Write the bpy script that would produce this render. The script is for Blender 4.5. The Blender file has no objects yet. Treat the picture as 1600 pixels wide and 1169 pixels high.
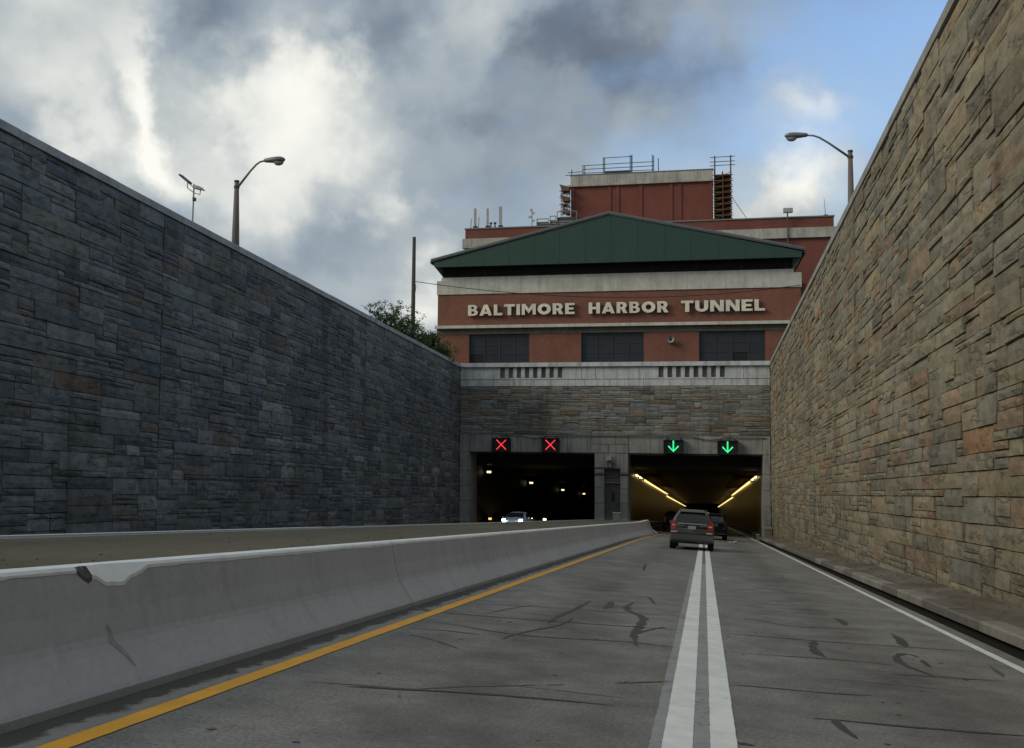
import bpy, math, random
from mathutils import Vector, Matrix, noise as mnoise
D = bpy.data
S = bpy.context.scene
rad = math.radians

# ------------------------------------------------------------------ camera
CAMZ = 1.45
cam_d = D.cameras.new('camera'); cam = D.objects.new('camera', cam_d); S.collection.objects.link(cam)
YAW, PITCH, ROLL = rad(11.30), rad(3.27), rad(0.33)
fw = Vector((-math.sin(YAW)*math.cos(PITCH), math.cos(YAW)*math.cos(PITCH), math.sin(PITCH)))
rt = Vector((math.cos(YAW), math.sin(YAW), 0)); up = rt.cross(fw)
rt2 = rt*math.cos(ROLL) + up*math.sin(ROLL); up2 = -rt*math.sin(ROLL) + up*math.cos(ROLL)
m = Matrix((rt2, up2, -fw)).transposed().to_4x4(); m.translation = Vector((0, 0, CAMZ))
cam.matrix_world = m
cam_d.sensor_width = 36.0; cam_d.lens = 33.75; cam_d.clip_start = 0.1; cam_d.clip_end = 6000
S.camera = cam

# ------------------------------------------------------------------ world, sun, exposure
SUN_AZ, SUN_EL = rad(-120), rad(29)
W = D.worlds.new('World'); S.world = W; W.use_nodes = True
nt = W.node_tree; N = nt.nodes; Lk = nt.links; N.clear()
def wn(t, **k):
    n = N.new(t)
    for a, b in k.items(): setattr(n, a, b)
    return n
def wl(a, b): Lk.new(a, b)
def wmath(op, a, b=None, clamp=False):
    n = wn('ShaderNodeMath', operation=op, use_clamp=clamp)
    for i, v in enumerate((a, b)):
        if v is None: continue
        if isinstance(v, (int, float)): n.inputs[i].default_value = v
        else: wl(v, n.inputs[i])
    return n.outputs[0]
tc = wn('ShaderNodeTexCoord')
sep = wn('ShaderNodeSeparateXYZ'); wl(tc.outputs['Generated'], sep.inputs[0])
az = wmath('MULTIPLY', wmath('ARCTAN2', sep.outputs[0], sep.outputs[1]), 57.2958)
el = wmath('MULTIPLY', wmath('ARCSINE', sep.outputs[2]), 57.2958)
comb = wn('ShaderNodeCombineXYZ'); wl(az, comb.inputs[0]); wl(el, comb.inputs[1])
def wnoise(scale, detail, rough=0.5, lac=2.0, dist=0.0, mapscale=(1, 1, 1)):
    mp = wn('ShaderNodeMapping'); mp.inputs['Scale'].default_value = mapscale
    wl(tc.outputs['Generated'], mp.inputs[0])
    n = wn('ShaderNodeTexNoise'); wl(mp.outputs[0], n.inputs['Vector'])
    n.inputs['Scale'].default_value = scale; n.inputs['Detail'].default_value = detail
    n.inputs['Roughness'].default_value = rough; n.inputs['Lacunarity'].default_value = lac
    n.inputs['Distortion'].default_value = dist
    return n
nw = wnoise(7.0, 5, 0.55)
vs = wn('ShaderNodeVectorMath', operation='SUBTRACT'); wl(nw.outputs['Color'], vs.inputs[0]); vs.inputs[1].default_value = (0.5, 0.5, 0.5)
vm = wn('ShaderNodeVectorMath', operation='MULTIPLY'); wl(vs.outputs[0], vm.inputs[0]); vm.inputs[1].default_value = (15, 12, 0)
nw2 = wnoise(30.0, 4, 0.6)
vs2 = wn('ShaderNodeVectorMath', operation='SUBTRACT'); wl(nw2.outputs['Color'], vs2.inputs[0]); vs2.inputs[1].default_value = (0.5, 0.5, 0.5)
vm2 = wn('ShaderNodeVectorMath', operation='MULTIPLY'); wl(vs2.outputs[0], vm2.inputs[0]); vm2.inputs[1].default_value = (1.7, 1.5, 0)
va = wn('ShaderNodeVectorMath', operation='ADD'); wl(comb.outputs[0], va.inputs[0]); wl(vm.outputs[0], va.inputs[1])
vb = wn('ShaderNodeVectorMath', operation='ADD'); wl(va.outputs[0], vb.inputs[0]); wl(vm2.outputs[0], vb.inputs[1])
ADDR = vb.outputs[0]
# clouds and clear gaps: azimuth, elevation, half widths in degrees, tilt, kind, weight
CLOUDS = [(-35.9, 20.5, 5.7, 5.0, -30, 'L', 0.25), (-38.1, 18.0, 4.6, 2.3, -10, 'L', 0.12), (-34.8, 14.8, 2.7, 1.9, -60, 'L', 0.3), (-32.2, 16.4, 1.5, 5.3, 30, 'L', 0.35), (-30.8, 15.2, 2.3, 2.7, 0, 'L', 0.25), (-25.5, 17.4, 5.0, 5.7, -20, 'L', 0.42), (-23.7, 21.0, 3.1, 2.3, 0, 'L', 0.25), (-22.1, 17.3, 4.2, 4.2, 0, 'L', 0.2), (-19.4, 12.7, 1.7, 1.5, 0, 'L', 0.28), (-15.6, 8.7, 3.4, 2.3, 0, 'L', 0.4), (-18.3, 16.4, 6.1, 5.0, 0, 'L', 0.1), (-14.2, 23.2, 3.4, 1.9, 0, 'L', 0.22), (-29.0, 13.3, 6.1, 2.3, -10, 'L', 0.15), (-20.5, 9.0, 3.8, 2.3, 0, 'L', 0.12), (-33.6, 19.3, 1.9, 2.7, 0, 'D', 0.08), (-30.5, 19.7, 2.3, 5.0, 20, 'D', 0.18), (-34.2, 16.2, 1.5, 1.1, -20, 'D', 0.1), (-19.2, 23.3, 5.0, 1.9, 0, 'D', 0.15), (-28.8, 22.8, 4.6, 2.7, 0, 'D', 0.15), (-5.6, 22.5, 7.8, 2.9, 0, 'D', 0.26), (-9.5, 20.8, 5.0, 2.3, 0, 'D', 0.15), (-14.5, 18.0, 3.1, 2.3, -20, 'D', 0.18), (-5.2, 17.6, 6.1, 3.4, 0, 'D', 0.14), (-17.2, 16.1, 2.3, 2.3, 0, 'D', 0.06), (-23.5, 12.2, 3.1, 2.3, 0, 'D', 0.08), (-11.4, 15.5, 5.3, 2.7, 0, 'D', 0.08), (0.9, 19.5, 4.2, 4.6, 0, 'D', 0.14), (-22.0, 10.0, 4.6, 1.5, -20, 'D', 0.06), (-38.6, 16.3, 2.3, 1.5, -20, 'D', 0.08), (11.5, 21.8, 8.2, 6.2, 0, 'U', 0.80), (4.9, 22.2, 4.0, 3.4, 0, 'U', 0.45), (3.8, 17.2, 5.3, 5.1, 0, 'U', 0.42), (8.4, 14.7, 6.1, 4.3, 0, 'U', 0.4), (-1.8, 15.0, 7.6, 3.1, 0, 'U', 0.35), (-3.7, 17.5, 5.7, 4.6, 0, 'U', 0.25), (0.9, 19.8, 3.8, 3.8, 0, 'U', 0.45), (5.9, 17.3, 5.5, 2.4, -10, 'L', 0.30), (3.8, 18.9, 2.3, 1.5, 0, 'L', 0.08), (4.5, 13.9, 3.0, 2.0, 0, 'L', 0.3), (6.9, 13.1, 4.2, 2.8, 0, 'L', 0.30), (1.5, 11.5, 5, 2.2, 0, 'L', 0.16), (-5.2, 17.2, 1.5, 2.3, -20, 'L', 0.08), (8.0, 17.5, 2.3, 1.1, 0, 'L', 0.1),
  # outside the frame the sky goes on, with bright cloud added for light
  (-55, 28, 16, 12, 0, 'L', 0.22), (-75, 22, 18, 12, 0, 'L', 0.1), (30, 22, 20, 18, 0, 'U', 0.6), (55, 35, 22, 20, 0, 'U', 0.5), (0, 78, 260, 34, 0, 'L', 0.22), (180, 35, 60, 22, 0, 'L', 0.12), (-180, 35, 60, 22, 0, 'L', 0.12)]
acc = {'L': None, 'D': None, 'U': None}
for a, e, ra, re, rot, k, w in CLOUDS:
    mp = wn('ShaderNodeMapping', vector_type='TEXTURE')
    mp.inputs['Location'].default_value = (a, e, 0); mp.inputs['Rotation'].default_value = (0, 0, rad(rot))
    mp.inputs['Scale'].default_value = (ra*1.45, re*1.45, 1); wl(ADDR, mp.inputs[0])
    ln = wn('ShaderNodeVectorMath', operation='LENGTH'); wl(mp.outputs[0], ln.inputs[0])
    mr = wn('ShaderNodeMapRange', interpolation_type='SMOOTHSTEP'); wl(ln.outputs['Value'], mr.inputs['Value'])
    mr.inputs['From Min'].default_value = 0; mr.inputs['From Max'].default_value = 1
    mr.inputs['To Min'].default_value = w; mr.inputs['To Max'].default_value = 0
    acc[k] = mr.outputs[0] if acc[k] is None else wmath('ADD', acc[k], mr.outputs[0])
n1 = wnoise(3.2, 6, 0.55, dist=0.3, mapscale=(1, 1, 1.8))
n2 = wnoise(11, 4, 0.5, dist=0.2, mapscale=(1, 1, 1.5))
lum = wmath('ADD', 0.43, wmath('MULTIPLY', wmath('SUBTRACT', n1.outputs['Fac'], 0.5), 0.35))
lum = wmath('ADD', lum, wmath('MULTIPLY', wmath('SUBTRACT', n2.outputs['Fac'], 0.5), 0.24))
lum = wmath('ADD', lum, wmath('MULTIPLY', acc['L'], 1.0))
lum = wmath('SUBTRACT', lum, wmath('MULTIPLY', acc['D'], 1.0))
ramp = wn('ShaderNodeValToRGB'); wl(lum, ramp.inputs[0])
cr = ramp.color_ramp
cols = [(0.0, (0.095, 0.125, 0.17)), (0.22, (0.17, 0.21, 0.265)), (0.42, (0.33, 0.39, 0.445)), (0.62, (0.52, 0.56, 0.57)), (0.82, (0.79, 0.80, 0.76)), (1.0, (0.96, 0.95, 0.89))]
cr.elements[0].position = 0; cr.elements[0].color = (*cols[0][1], 1)
cr.elements[1].position = 1; cr.elements[1].color = (*cols[-1][1], 1)
for p, c in cols[1:-1]:
    q = cr.elements.new(p); q.color = (*c, 1)
sky = wn('ShaderNodeTexSky', sky_type='NISHITA'); sky.sun_disc = False
sky.sun_elevation = SUN_EL; sky.sun_rotation = SUN_AZ; sky.air_density = 1.3; sky.dust_density = 0.8; sky.ozone_density = 1.6
# cloud radiance is expressed in the sky texture's units (background strength 0.1)
cs = wn('ShaderNodeVectorMath', operation='SCALE'); wl(ramp.outputs[0], cs.inputs[0]); cs.inputs['Scale'].default_value = 8.0
sk = wn('ShaderNodeVectorMath', operation='MULTIPLY'); wl(sky.outputs[0], sk.inputs[0]); sk.inputs[1].default_value = (1.32, 1.38, 1.55)
blue = wmath('SUBTRACT', acc['U'], wmath('MULTIPLY', wmath('SUBTRACT', n2.outputs['Fac'], 0.5), 1.1))
blue = wmath('SUBTRACT', blue, wmath('MULTIPLY', acc['L'], 1.1), clamp=True)
mx = wn('ShaderNodeMix', data_type='RGBA'); wl(blue, mx.inputs[0]); wl(cs.outputs[0], mx.inputs[6]); wl(sk.outputs[0], mx.inputs[7])
bg = wn('ShaderNodeBackground'); bg.inputs['Strength'].default_value = 0.1; wl(mx.outputs[2], bg.inputs[0])
out = wn('ShaderNodeOutputWorld'); wl(bg.outputs[0], out.inputs[0])

sl = D.lights.new('sun', 'SUN'); sun = D.objects.new('sun', sl); S.collection.objects.link(sun)
sl.energy = 1.3; sl.angle = rad(24); sl.color = (1.0, 0.90, 0.74)
sd = Vector((math.sin(SUN_AZ)*math.cos(SUN_EL), math.cos(SUN_AZ)*math.cos(SUN_EL), math.sin(SUN_EL)))
sun.rotation_euler = sd.to_track_quat('Z', 'Y').to_euler()
vs_ = S.view_settings; vs_.view_transform = 'Standard'; vs_.look = 'None'; vs_.exposure = 0.35; vs_.gamma = 1.0; vs_.use_curve_mapping = False

# ------------------------------------------------------------------ constants of the cutting
GR, GW, CF = 0.08755, 0.0650, 0.045      # road grade, wall top grade, cross fall
XR, XL = 4.97, -19.25                    # faces of the two walls
YP = 75.0                                # tunnel portal
def zroad(x, y): return -GR*y - CF*max(-4.2, min(4.0, x))
def zleft(x, y): return -GR*y - 0.02*(x+13)*0.0
def ztop(y): return 11.5 - GW*y

# ------------------------------------------------------------------ materials
MATS = {}
class MN:
    def __init__(s, name):
        s.m = D.materials.new(name); s.m.use_nodes = True; s.t = s.m.node_tree
        s.n = s.t.nodes; s.b = s.n['Principled BSDF']; s.tc = s.n.new('ShaderNodeTexCoord'); MATS[name] = s.m
        s.geo = s.n.new('ShaderNodeNewGeometry')
    def link(s, a, b): s.t.links.new(a, b)
    def set(s, k, v):
        i = s.b.inputs[k]
        if isinstance(v, tuple): i.default_value = (*v, 1) if len(v) == 3 else v
        elif isinstance(v, (int, float)): i.default_value = v
        else: s.link(v, i)
    def noise(s, scale, detail=5, rough=0.55, vec=None, ms=(1, 1, 1), dist=0.0):
        mp = s.n.new('ShaderNodeMapping'); mp.inputs['Scale'].default_value = ms
        s.link(vec or s.geo.outputs['Position'], mp.inputs[0])
        q = s.n.new('ShaderNodeTexNoise'); s.link(mp.outputs[0], q.inputs['Vector'])
        q.inputs['Scale'].default_value = scale; q.inputs['Detail'].default_value = detail
        q.inputs['Roughness'].default_value = rough; q.inputs['Distortion'].default_value = dist
        return q.outputs['Fac']
    def ramp(s, fac, stops, interp='LINEAR'):
        r = s.n.new('ShaderNodeValToRGB'); s.link(fac, r.inputs[0]); c = r.color_ramp; c.interpolation = interp
        for i, (p, v) in enumerate(stops):
            v = (v, v, v) if isinstance(v, (int, float)) else v
            if i < 2: e = c.elements[i]; e.position = p
            else: e = c.elements.new(p)
            e.color = (*v, 1)
        return r.outputs[0]
    def mix(s, fac, a, b, mode='MIX'):
        q = s.n.new('ShaderNodeMix'); q.data_type = 'RGBA'; q.blend_type = mode
        for i, v in ((0, fac), (6, a), (7, b)):
            if isinstance(v, (int, float)): q.inputs[i].default_value = v if i == 0 else (v, v, v, 1)
            elif isinstance(v, tuple): q.inputs[i].default_value = (*v, 1)
            else: s.link(v, q.inputs[i])
        return q.outputs[2]
    def math(s, op, a, b=None, clamp=False):
        q = s.n.new('ShaderNodeMath'); q.operation = op; q.use_clamp = clamp
        for i, v in enumerate((a, b)):
            if v is None: continue
            if isinstance(v, (int, float)): q.inputs[i].default_value = v
            else: s.link(v, q.inputs[i])
        return q.outputs[0]
    def bump(s, h, strength=0.5, dist=0.02):
        q = s.n.new('ShaderNodeBump'); q.inputs['Strength'].default_value = strength; q.inputs['Distance'].default_value = dist
        s.link(h, q.inputs['Height']); s.link(q.outputs[0], s.b.inputs['Normal'])
    def attr(s, name='col'):
        q = s.n.new('ShaderNodeAttribute'); q.attribute_name = name; return q.outputs['Color']

def simple(name, col, rough=0.6, metal=0.0, var=0.25, scale=3.0, bump=0.0, spec=None):
    k = MN(name)
    f = k.noise(scale, 6)
    k.set('Base Color', k.mix(f, tuple(c*(1-var) for c in col), tuple(min(1, c*(1+var)) for c in col)))
    k.set('Roughness', rough); k.set('Metallic', metal)
    if spec is not None: k.set('Specular IOR Level', spec)
    if bump: k.bump(k.noise(scale*8, 4), 0.5, bump)
    return k.m

def stone_mat(name, tint, dirt, contrast=0.5):
    k = MN(name)
    base = k.attr()
    big = k.noise(0.35, 5, 0.6)
    f1 = k.noise(3.0, 8, 0.65, ms=(1, 1, 1.6), dist=0.15)
    f2 = k.noise(22, 6, 0.65)
    c = k.mix(1.0, base, k.ramp(f1, [(0.30, 1-contrast), (0.5, 0.95), (0.72, 1+contrast*0.4)]), 'MULTIPLY')
    c = k.mix(1.0, c, k.ramp(f2, [(0.32, 0.78), (0.68, 1.15)]), 'MULTIPLY')
    c = k.mix(1.0, c, k.ramp(big, [(0.3, dirt), (0.65, 1.05)]), 'MULTIPLY')
    c = k.mix(1.0, c, tint, 'MULTIPLY')
    wst = k.noise(0.9, 6, 0.62, ms=(1, 1, 0.07))
    c = k.mix(1.0, c, k.ramp(wst, [(0.36, 1.08), (0.56, 0.98), (0.72, 0.66)]), 'MULTIPLY')
    led = k.noise(1.1, 8, 0.66, ms=(0.8, 0.8, 2.6), dist=0.25)
    edge = k.ramp(led, [(0.60, 0.0), (0.615, 1.0), (0.63, 1.0), (0.66, 0.0)])
    c = k.mix(k.math('MULTIPLY', edge, 0.40), c, tuple(0.3*t for t in (0.12, 0.12, 0.10)))
    k.set('Base Color', c); k.set('Roughness', 0.88); k.set('Specular IOR Level', 0.25)
    step = k.ramp(led, [(0.57, 0.0), (0.62, 0.95), (0.7, 1.0)])
    h = k.math('ADD', k.math('MULTIPLY', step, 0.8), k.math('ADD', k.math('MULTIPLY', f2, 0.35), k.math('MULTIPLY', f1, 0.6)))
    k.bump(h, 1.0, 0.022)
    return k.m
M = {}
M['stone_l'] = stone_mat('shade_tinted_stone', (1, 1, 1), 0.62, 0.45)  # left wall stone, its shade tint sits in the palette
M['stone_r'] = stone_mat('tan_stone', (1, 1, 1), 0.75, 0.35)
M['mortar_l'] = simple('dark_mortar', (0.022, 0.024, 0.026), 0.95, var=0.3, bump=0.01)
M['mortar_r'] = simple('brown_mortar', (0.045, 0.042, 0.034), 0.95, var=0.3, bump=0.01)

def concrete(name, col, streak=0.5, scale=1.0, rough=0.85, bump=0.006, stain=(0.05, 0.05, 0.045)):
    k = MN(name)
    a = k.noise(0.8*scale, 7, 0.62); b = k.noise(9*scale, 6, 0.7)
    st = k.noise(2.2*scale, 6, 0.65, ms=(1, 1, 0.12))
    c = k.mix(k.ramp(a, [(0.3, 0.0), (0.7, 1.0)]), tuple(x*0.78 for x in col), tuple(x*1.15 for x in col))
    c = k.mix(1.0, c, k.ramp(b, [(0.3, 0.86), (0.7, 1.1)]), 'MULTIPLY')
    c = k.mix(k.math('MULTIPLY', k.ramp(st, [(0.48, 0.0), (0.72, 1.0)]), streak), c, stain)
    k.set('Base Color', c); k.set('Roughness', rough); k.set('Specular IOR Level', 0.3)
    k.bump(k.math('ADD', b, k.noise(60*scale, 3)), 0.6, bump)
    return k.m
M['concrete'] = concrete('portal_concrete', (0.27, 0.275, 0.26), 0.6)
M['block'] = concrete('granite_block', (0.50, 0.525, 0.525), 0.5)
M['coping'] = concrete('coping_concrete', (0.30, 0.295, 0.27), 0.35)
M['coping_l'] = concrete('coping_grey', (0.34, 0.36, 0.37), 0.35)
M['band'] = concrete('band_limestone', (0.54, 0.52, 0.46), 0.30)
M['kerb'] = concrete('kerb_concrete', (0.17, 0.155, 0.135), 0.3)
M['kerb_light'] = concrete('kerb_concrete_pale', (0.27, 0.25, 0.21), 0.3)
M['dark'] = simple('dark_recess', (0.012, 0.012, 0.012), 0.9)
M['drain'] = simple('drain_dark', (0.02, 0.018, 0.015), 0.95, bump=0.01)  # one near-black colour for the gutter slot and tunnel walkways

# barrier concrete: warm grime on the upper face, clean on the toe
k = MN('barrier_concrete')
a = k.noise(0.7, 6, 0.6); b = k.noise(14, 7, 0.7); st = k.noise(3.0, 6, 0.62, ms=(1, 1, 0.10)); pit = k.noise(70, 3, 0.6)
c = k.mix(k.ramp(a, [(0.3, 0.0), (0.7, 1.0)]), (0.42, 0.43, 0.455), (0.50, 0.512, 0.53))
c = k.mix(1.0, c, k.ramp(b, [(0.3, 0.9), (0.7, 1.08)]), 'MULTIPLY')
c = k.mix(k.math('MULTIPLY', k.ramp(st, [(0.52, 0.0), (0.78, 1.0)]), 0.30), c, (0.16, 0.15, 0.14))
c = k.mix(k.ramp(pit, [(0.70, 0.0), (0.76, 0.55)]), c, (0.07, 0.07, 0.07))
k.set('Base Color', c); k.set('Roughness', 0.8); k.bump(k.math('ADD', b, pit), 0.35, 0.006)
M['barrier'] = k.m
# road
k = MN('road_concrete')
P = k.geo.outputs['Position']
big = k.noise(0.30, 6, 0.6, ms=(1.6, 0.5, 1)); med = k.noise(1.6, 7, 0.62); fine = k.noise(38, 5, 0.75); grit = k.noise(60, 3, 0.6)
c = k.mix(k.ramp(big, [(0.32, 0.0), (0.68, 1.0)]), (0.165, 0.158, 0.144), (0.262, 0.256, 0.238))
c = k.mix(1.0, c, k.ramp(med, [(0.28, 0.70), (0.7, 1.22)]), 'MULTIPLY')
c = k.mix(1.0, c, k.ramp(fine, [(0.30, 0.55), (0.70, 1.42)]), 'MULTIPLY')
c = k.mix(k.ramp(grit, [(0.62, 0.0), (0.70, 0.6)]), c, (0.42, 0.41, 0.38))
tr = k.noise(1.0, 6, 0.6, ms=(0.35, 6.0, 1), dist=0.5)
c = k.mix(k.ramp(tr, [(0.70, 0.0), (0.78, 0.45)]), c, (0.05, 0.048, 0.045))
# oil track down the middle of each lane
sp = k.n.new('ShaderNodeSeparateXYZ'); k.link(P, sp.inputs[0])
for cx, w in ((-1.7, 0.55), (1.75, 0.5)):
    dx = k.math('ABSOLUTE', k.math('SUBTRACT', sp.outputs[0], cx))
    t = k.math('MULTIPLY', k.ramp(dx, [(0.0, 1.0), (w*1.5, 0.0)], 'EASE'), k.ramp(med, [(0.3, 0.55), (0.7, 0.1)]))
    c = k.mix(t, c, (0.085, 0.078, 0.070))
# gutter dirt beside the barrier
dx = k.math('ADD', sp.outputs[0], 3.86)
wob = k.math('ADD', dx, k.math('MULTIPLY', k.math('SUBTRACT', k.noise(2.5, 6, 0.7), 0.5), 0.45))
g = k.ramp(wob, [(0.0, 1.0), (0.22, 1.0), (0.30, 0.0)])
c = k.mix(k.math('MULTIPLY', g, 0.8), c, (0.045, 0.042, 0.038))
g2 = k.ramp(wob, [(0.24, 0.0), (0.29, 1.0), (0.36, 1.0), (0.44, 0.0)])
c = k.mix(k.math('MULTIPLY', g2, 0.75), c, (0.30, 0.30, 0.28))
k.set('Base Color', c); k.set('Roughness', 0.85); k.set('Specular IOR Level', 0.3)
k.bump(k.math('ADD', fine, k.math('MULTIPLY', grit, 0.6)), 0.7, 0.006)
M['road'] = k.m
k = MN('median_grit')
a = k.noise(0.5, 6, 0.6, ms=(1, 0.4, 1)); b = k.noise(6, 7, 0.7); g = k.noise(55, 4, 0.7)
c = k.mix(k.ramp(a, [(0.3, 0.0), (0.7, 1.0)]), (0.105, 0.092, 0.062), (0.165, 0.145, 0.098))
c = k.mix(1.0, c, k.ramp(b, [(0.3, 0.75), (0.7, 1.15)]), 'MULTIPLY'); c = k.mix(1.0, c, k.ramp(g, [(0.3, 0.7), (0.7, 1.25)]), 'MULTIPLY')
k.set('Base Color', c); k.set('Roughness', 0.95); k.bump(g, 0.7, 0.01); M['median'] = k.m
k = MN('sidewalk_dirt')
a = k.noise(0.6, 6, 0.65, ms=(1.5, 0.6, 1)); g = k.noise(30, 6, 0.75)
c = k.mix(k.ramp(a, [(0.42, 0.0), (0.58, 1.0)]), (0.11, 0.082, 0.052), (0.17, 0.155, 0.12))
c = k.mix(1.0, c, k.ramp(g, [(0.3, 0.65), (0.7, 1.25)]), 'MULTIPLY')
k.set('Base Color', c); k.set('Roughness', 0.95); k.bump(g, 0.8, 0.012); M['walk'] = k.m
def paint(name, col, wear, under):
    k = MN(name)
    w = k.math('MULTIPLY', k.noise(16, 6, 0.75), k.math('ADD', k.noise(1.3, 4), 0.5))
    d = k.noise(3.5, 6, 0.6)
    c = k.mix(1.0, col, k.ramp(d, [(0.3, 0.82), (0.7, 1.05)]), 'MULTIPLY')
    c = k.mix(k.ramp(w, [(wear, 0.0), (wear+0.06, 1.0)]), c, under)
    k.set('Base Color', c); k.set('Roughness', 0.6); k.bump(k.noise(60, 4), 0.4, 0.003); return k.m
M['white'] = paint('white_road_paint', (0.86, 0.88, 0.84), 0.70, (0.3, 0.29, 0.27))
M['ghost'] = paint('faded_road_paint', (0.33, 0.33, 0.32), 0.55, (0.2, 0.195, 0.18))
M['yellow'] = paint('yellow_road_paint', (0.93, 0.44, 0.012), 0.74, (0.35, 0.18, 0.05))
M['white_bar'] = paint('white_barrier_paint', (0.86, 0.88, 0.88), 0.80, (0.3, 0.3, 0.3))
k = MN('tar'); g = k.noise(25, 5, 0.7)
k.set('Base Color', k.mix(g, (0.028, 0.027, 0.026), (0.085, 0.082, 0.076))); k.set('Roughness', 0.75); k.bump(g, 0.4, 0.004); M['tar'] = k.m
k = MN('tar_faded'); g = k.noise(18, 5, 0.7)
k.set('Base Color', k.mix(k.ramp(g, [(0.35, 0.0), (0.6, 1.0)]), (0.055, 0.053, 0.05), (0.13, 0.125, 0.115))); k.set('Roughness', 0.85); M['tar2'] = k.m
M['broken'] = simple('broken_concrete', (0.09, 0.085, 0.078), 0.95, var=0.5, scale=20, bump=0.01)
M['scrape'] = simple('scrape_stain', (0.31, 0.31, 0.32), 0.85, var=0.45, scale=30)
# brick
def brick(name, c1, c2, mort):
    k = MN(name)
    sp = k.n.new('ShaderNodeSeparateXYZ'); k.link(k.geo.outputs['Position'], sp.inputs[0])
    cb = k.n.new('ShaderNodeCombineXYZ'); k.link(k.math('ADD', sp.outputs[0], sp.outputs[1]), cb.inputs[0]); k.link(sp.outputs[2], cb.inputs[1])
    bt = k.n.new('ShaderNodeTexBrick'); k.link(cb.outputs[0], bt.inputs['Vector'])
    bt.inputs['Color1'].default_value = (*c1, 1); bt.inputs['Color2'].default_value = (*c2, 1); bt.inputs['Mortar'].default_value = (*mort, 1)
    bt.inputs['Scale'].default_value = 1.0; bt.inputs['Brick Width'].default_value = 0.215; bt.inputs['Row Height'].default_value = 0.075
    bt.inputs['Mortar Size'].default_value = 0.006; bt.inputs['Bias'].default_value = 0.1
    a = k.noise(0.25, 6, 0.65); st = k.noise(1.1, 6, 0.65, ms=(1, 1, 0.12))
    c = k.mix(1.0, bt.outputs['Color'], k.ramp(a, [(0.3, 0.78), (0.7, 1.15)]), 'MULTIPLY')
    c = k.mix(k.math('MULTIPLY', k.ramp(st, [(0.52, 0.0), (0.75, 1.0)]), 0.35), c, (0.05, 0.03, 0.025))
    k.set('Base Color', c); k.set('Roughness', 0.9); k.bump(bt.outputs['Fac'], -0.4, 0.01); return k.m
M['brick'] = brick('red_brick', (0.235, 0.088, 0.053), (0.18, 0.064, 0.041), (0.17, 0.11, 0.085))
M['brick2'] = brick('red_brick_tower', (0.215, 0.060, 0.040), (0.17, 0.048, 0.034), (0.15, 0.085, 0.065))
k = MN('green_metal'); sp = k.n.new('ShaderNodeSeparateXYZ'); k.link(k.geo.outputs['Position'], sp.inputs[0])
a = k.noise(0.4, 5); st = k.noise(2.0, 5, 0.6, ms=(1, 1, 0.08))
c = k.mix(a, (0.012, 0.044, 0.031), (0.019, 0.058, 0.042)); c = k.mix(k.math('MULTIPLY', k.ramp(st, [(0.5, 0.0), (0.7, 1.0)]), 0.35), c, (0.04, 0.06, 0.05))
k.set('Base Color', c); k.set('Roughness', 0.5); M['green'] = k.m
M['green_seam'] = simple('green_seam', (0.015, 0.050, 0.036), 0.5)
M['rim'] = simple('grey_rim_metal', (0.16, 0.18, 0.175), 0.5, 0.0, 0.15, 1.5)
M['roof'] = simple('roof_sheet', (0.12, 0.13, 0.13), 0.6)
M['louver'] = simple('black_louver', (0.010, 0.009, 0.008), 0.7)
M['louver2'] = simple('louver_slat', (0.028, 0.022, 0.017), 0.6)
k = MN('window_glass'); f = k.noise(0.9, 5)
k.set('Base Color', k.mix(f, (0.022, 0.028, 0.036), (0.04, 0.048, 0.056))); k.set('Roughness', 0.28); k.set('Specular IOR Level', 0.25); M['glass'] = k.m
M['mullion'] = simple('dark_mullion', (0.028, 0.033, 0.04), 0.5)
M['band2'] = concrete('panel_limestone', (0.42, 0.405, 0.36), 0.4)
M['letter'] = concrete('letter_metal', (0.72, 0.68, 0.56), 0.15, 0.8)
M['letter_side'] = simple('letter_side', (0.22, 0.19, 0.15), 0.7)
M['galv'] = simple('galvanised_steel', (0.20, 0.21, 0.21), 0.5, 0.3)
M['rust'] = simple('weathered_pole', (0.13, 0.11, 0.095), 0.75, 0.0, 0.35, 2.0)
M['darkmetal'] = simple('dark_metal', (0.035, 0.036, 0.038), 0.55)
M['pale'] = simple('pale_equipment', (0.34, 0.34, 0.32), 0.6)
M['wood'] = simple('wood_plank', (0.13, 0.075, 0.038), 0.85, var=0.4)
M['polewood'] = simple('utility_pole_wood', (0.085, 0.078, 0.066), 0.9, var=0.35)
M['lampglass'] = simple('lamp_glass', (0.30, 0.29, 0.24), 0.2)
M['housing'] = simple('lamp_housing', (0.16, 0.17, 0.165), 0.45)
M['black'] = simple('black_signal_housing', (0.010, 0.010, 0.011), 0.5)
M['door'] = simple('grey_door', (0.060, 0.062, 0.060), 0.6)
M['tyre'] = simple('tyre_rubber', (0.012, 0.012, 0.012), 0.85)
M['rimm'] = simple('wheel_rim', (0.20, 0.20, 0.20), 0.35, 0.8)
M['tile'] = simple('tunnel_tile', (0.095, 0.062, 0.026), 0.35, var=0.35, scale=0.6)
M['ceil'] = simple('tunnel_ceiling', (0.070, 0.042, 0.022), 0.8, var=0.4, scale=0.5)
M['tile_shaded'] = simple('shaded_tunnel_tile', (0.016, 0.016, 0.016), 0.6, var=0.3, scale=0.6)  # tile copy for the unlit tube, its shade put into the colour
M['soil'] = simple('soil_grass', (0.055, 0.07, 0.032), 0.95, var=0.4, scale=0.8, bump=0.03)
M['bark'] = simple('bark', (0.05, 0.042, 0.033), 0.9)
M['trash'] = simple('paper_litter', (0.5, 0.48, 0.45), 0.8)
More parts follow.
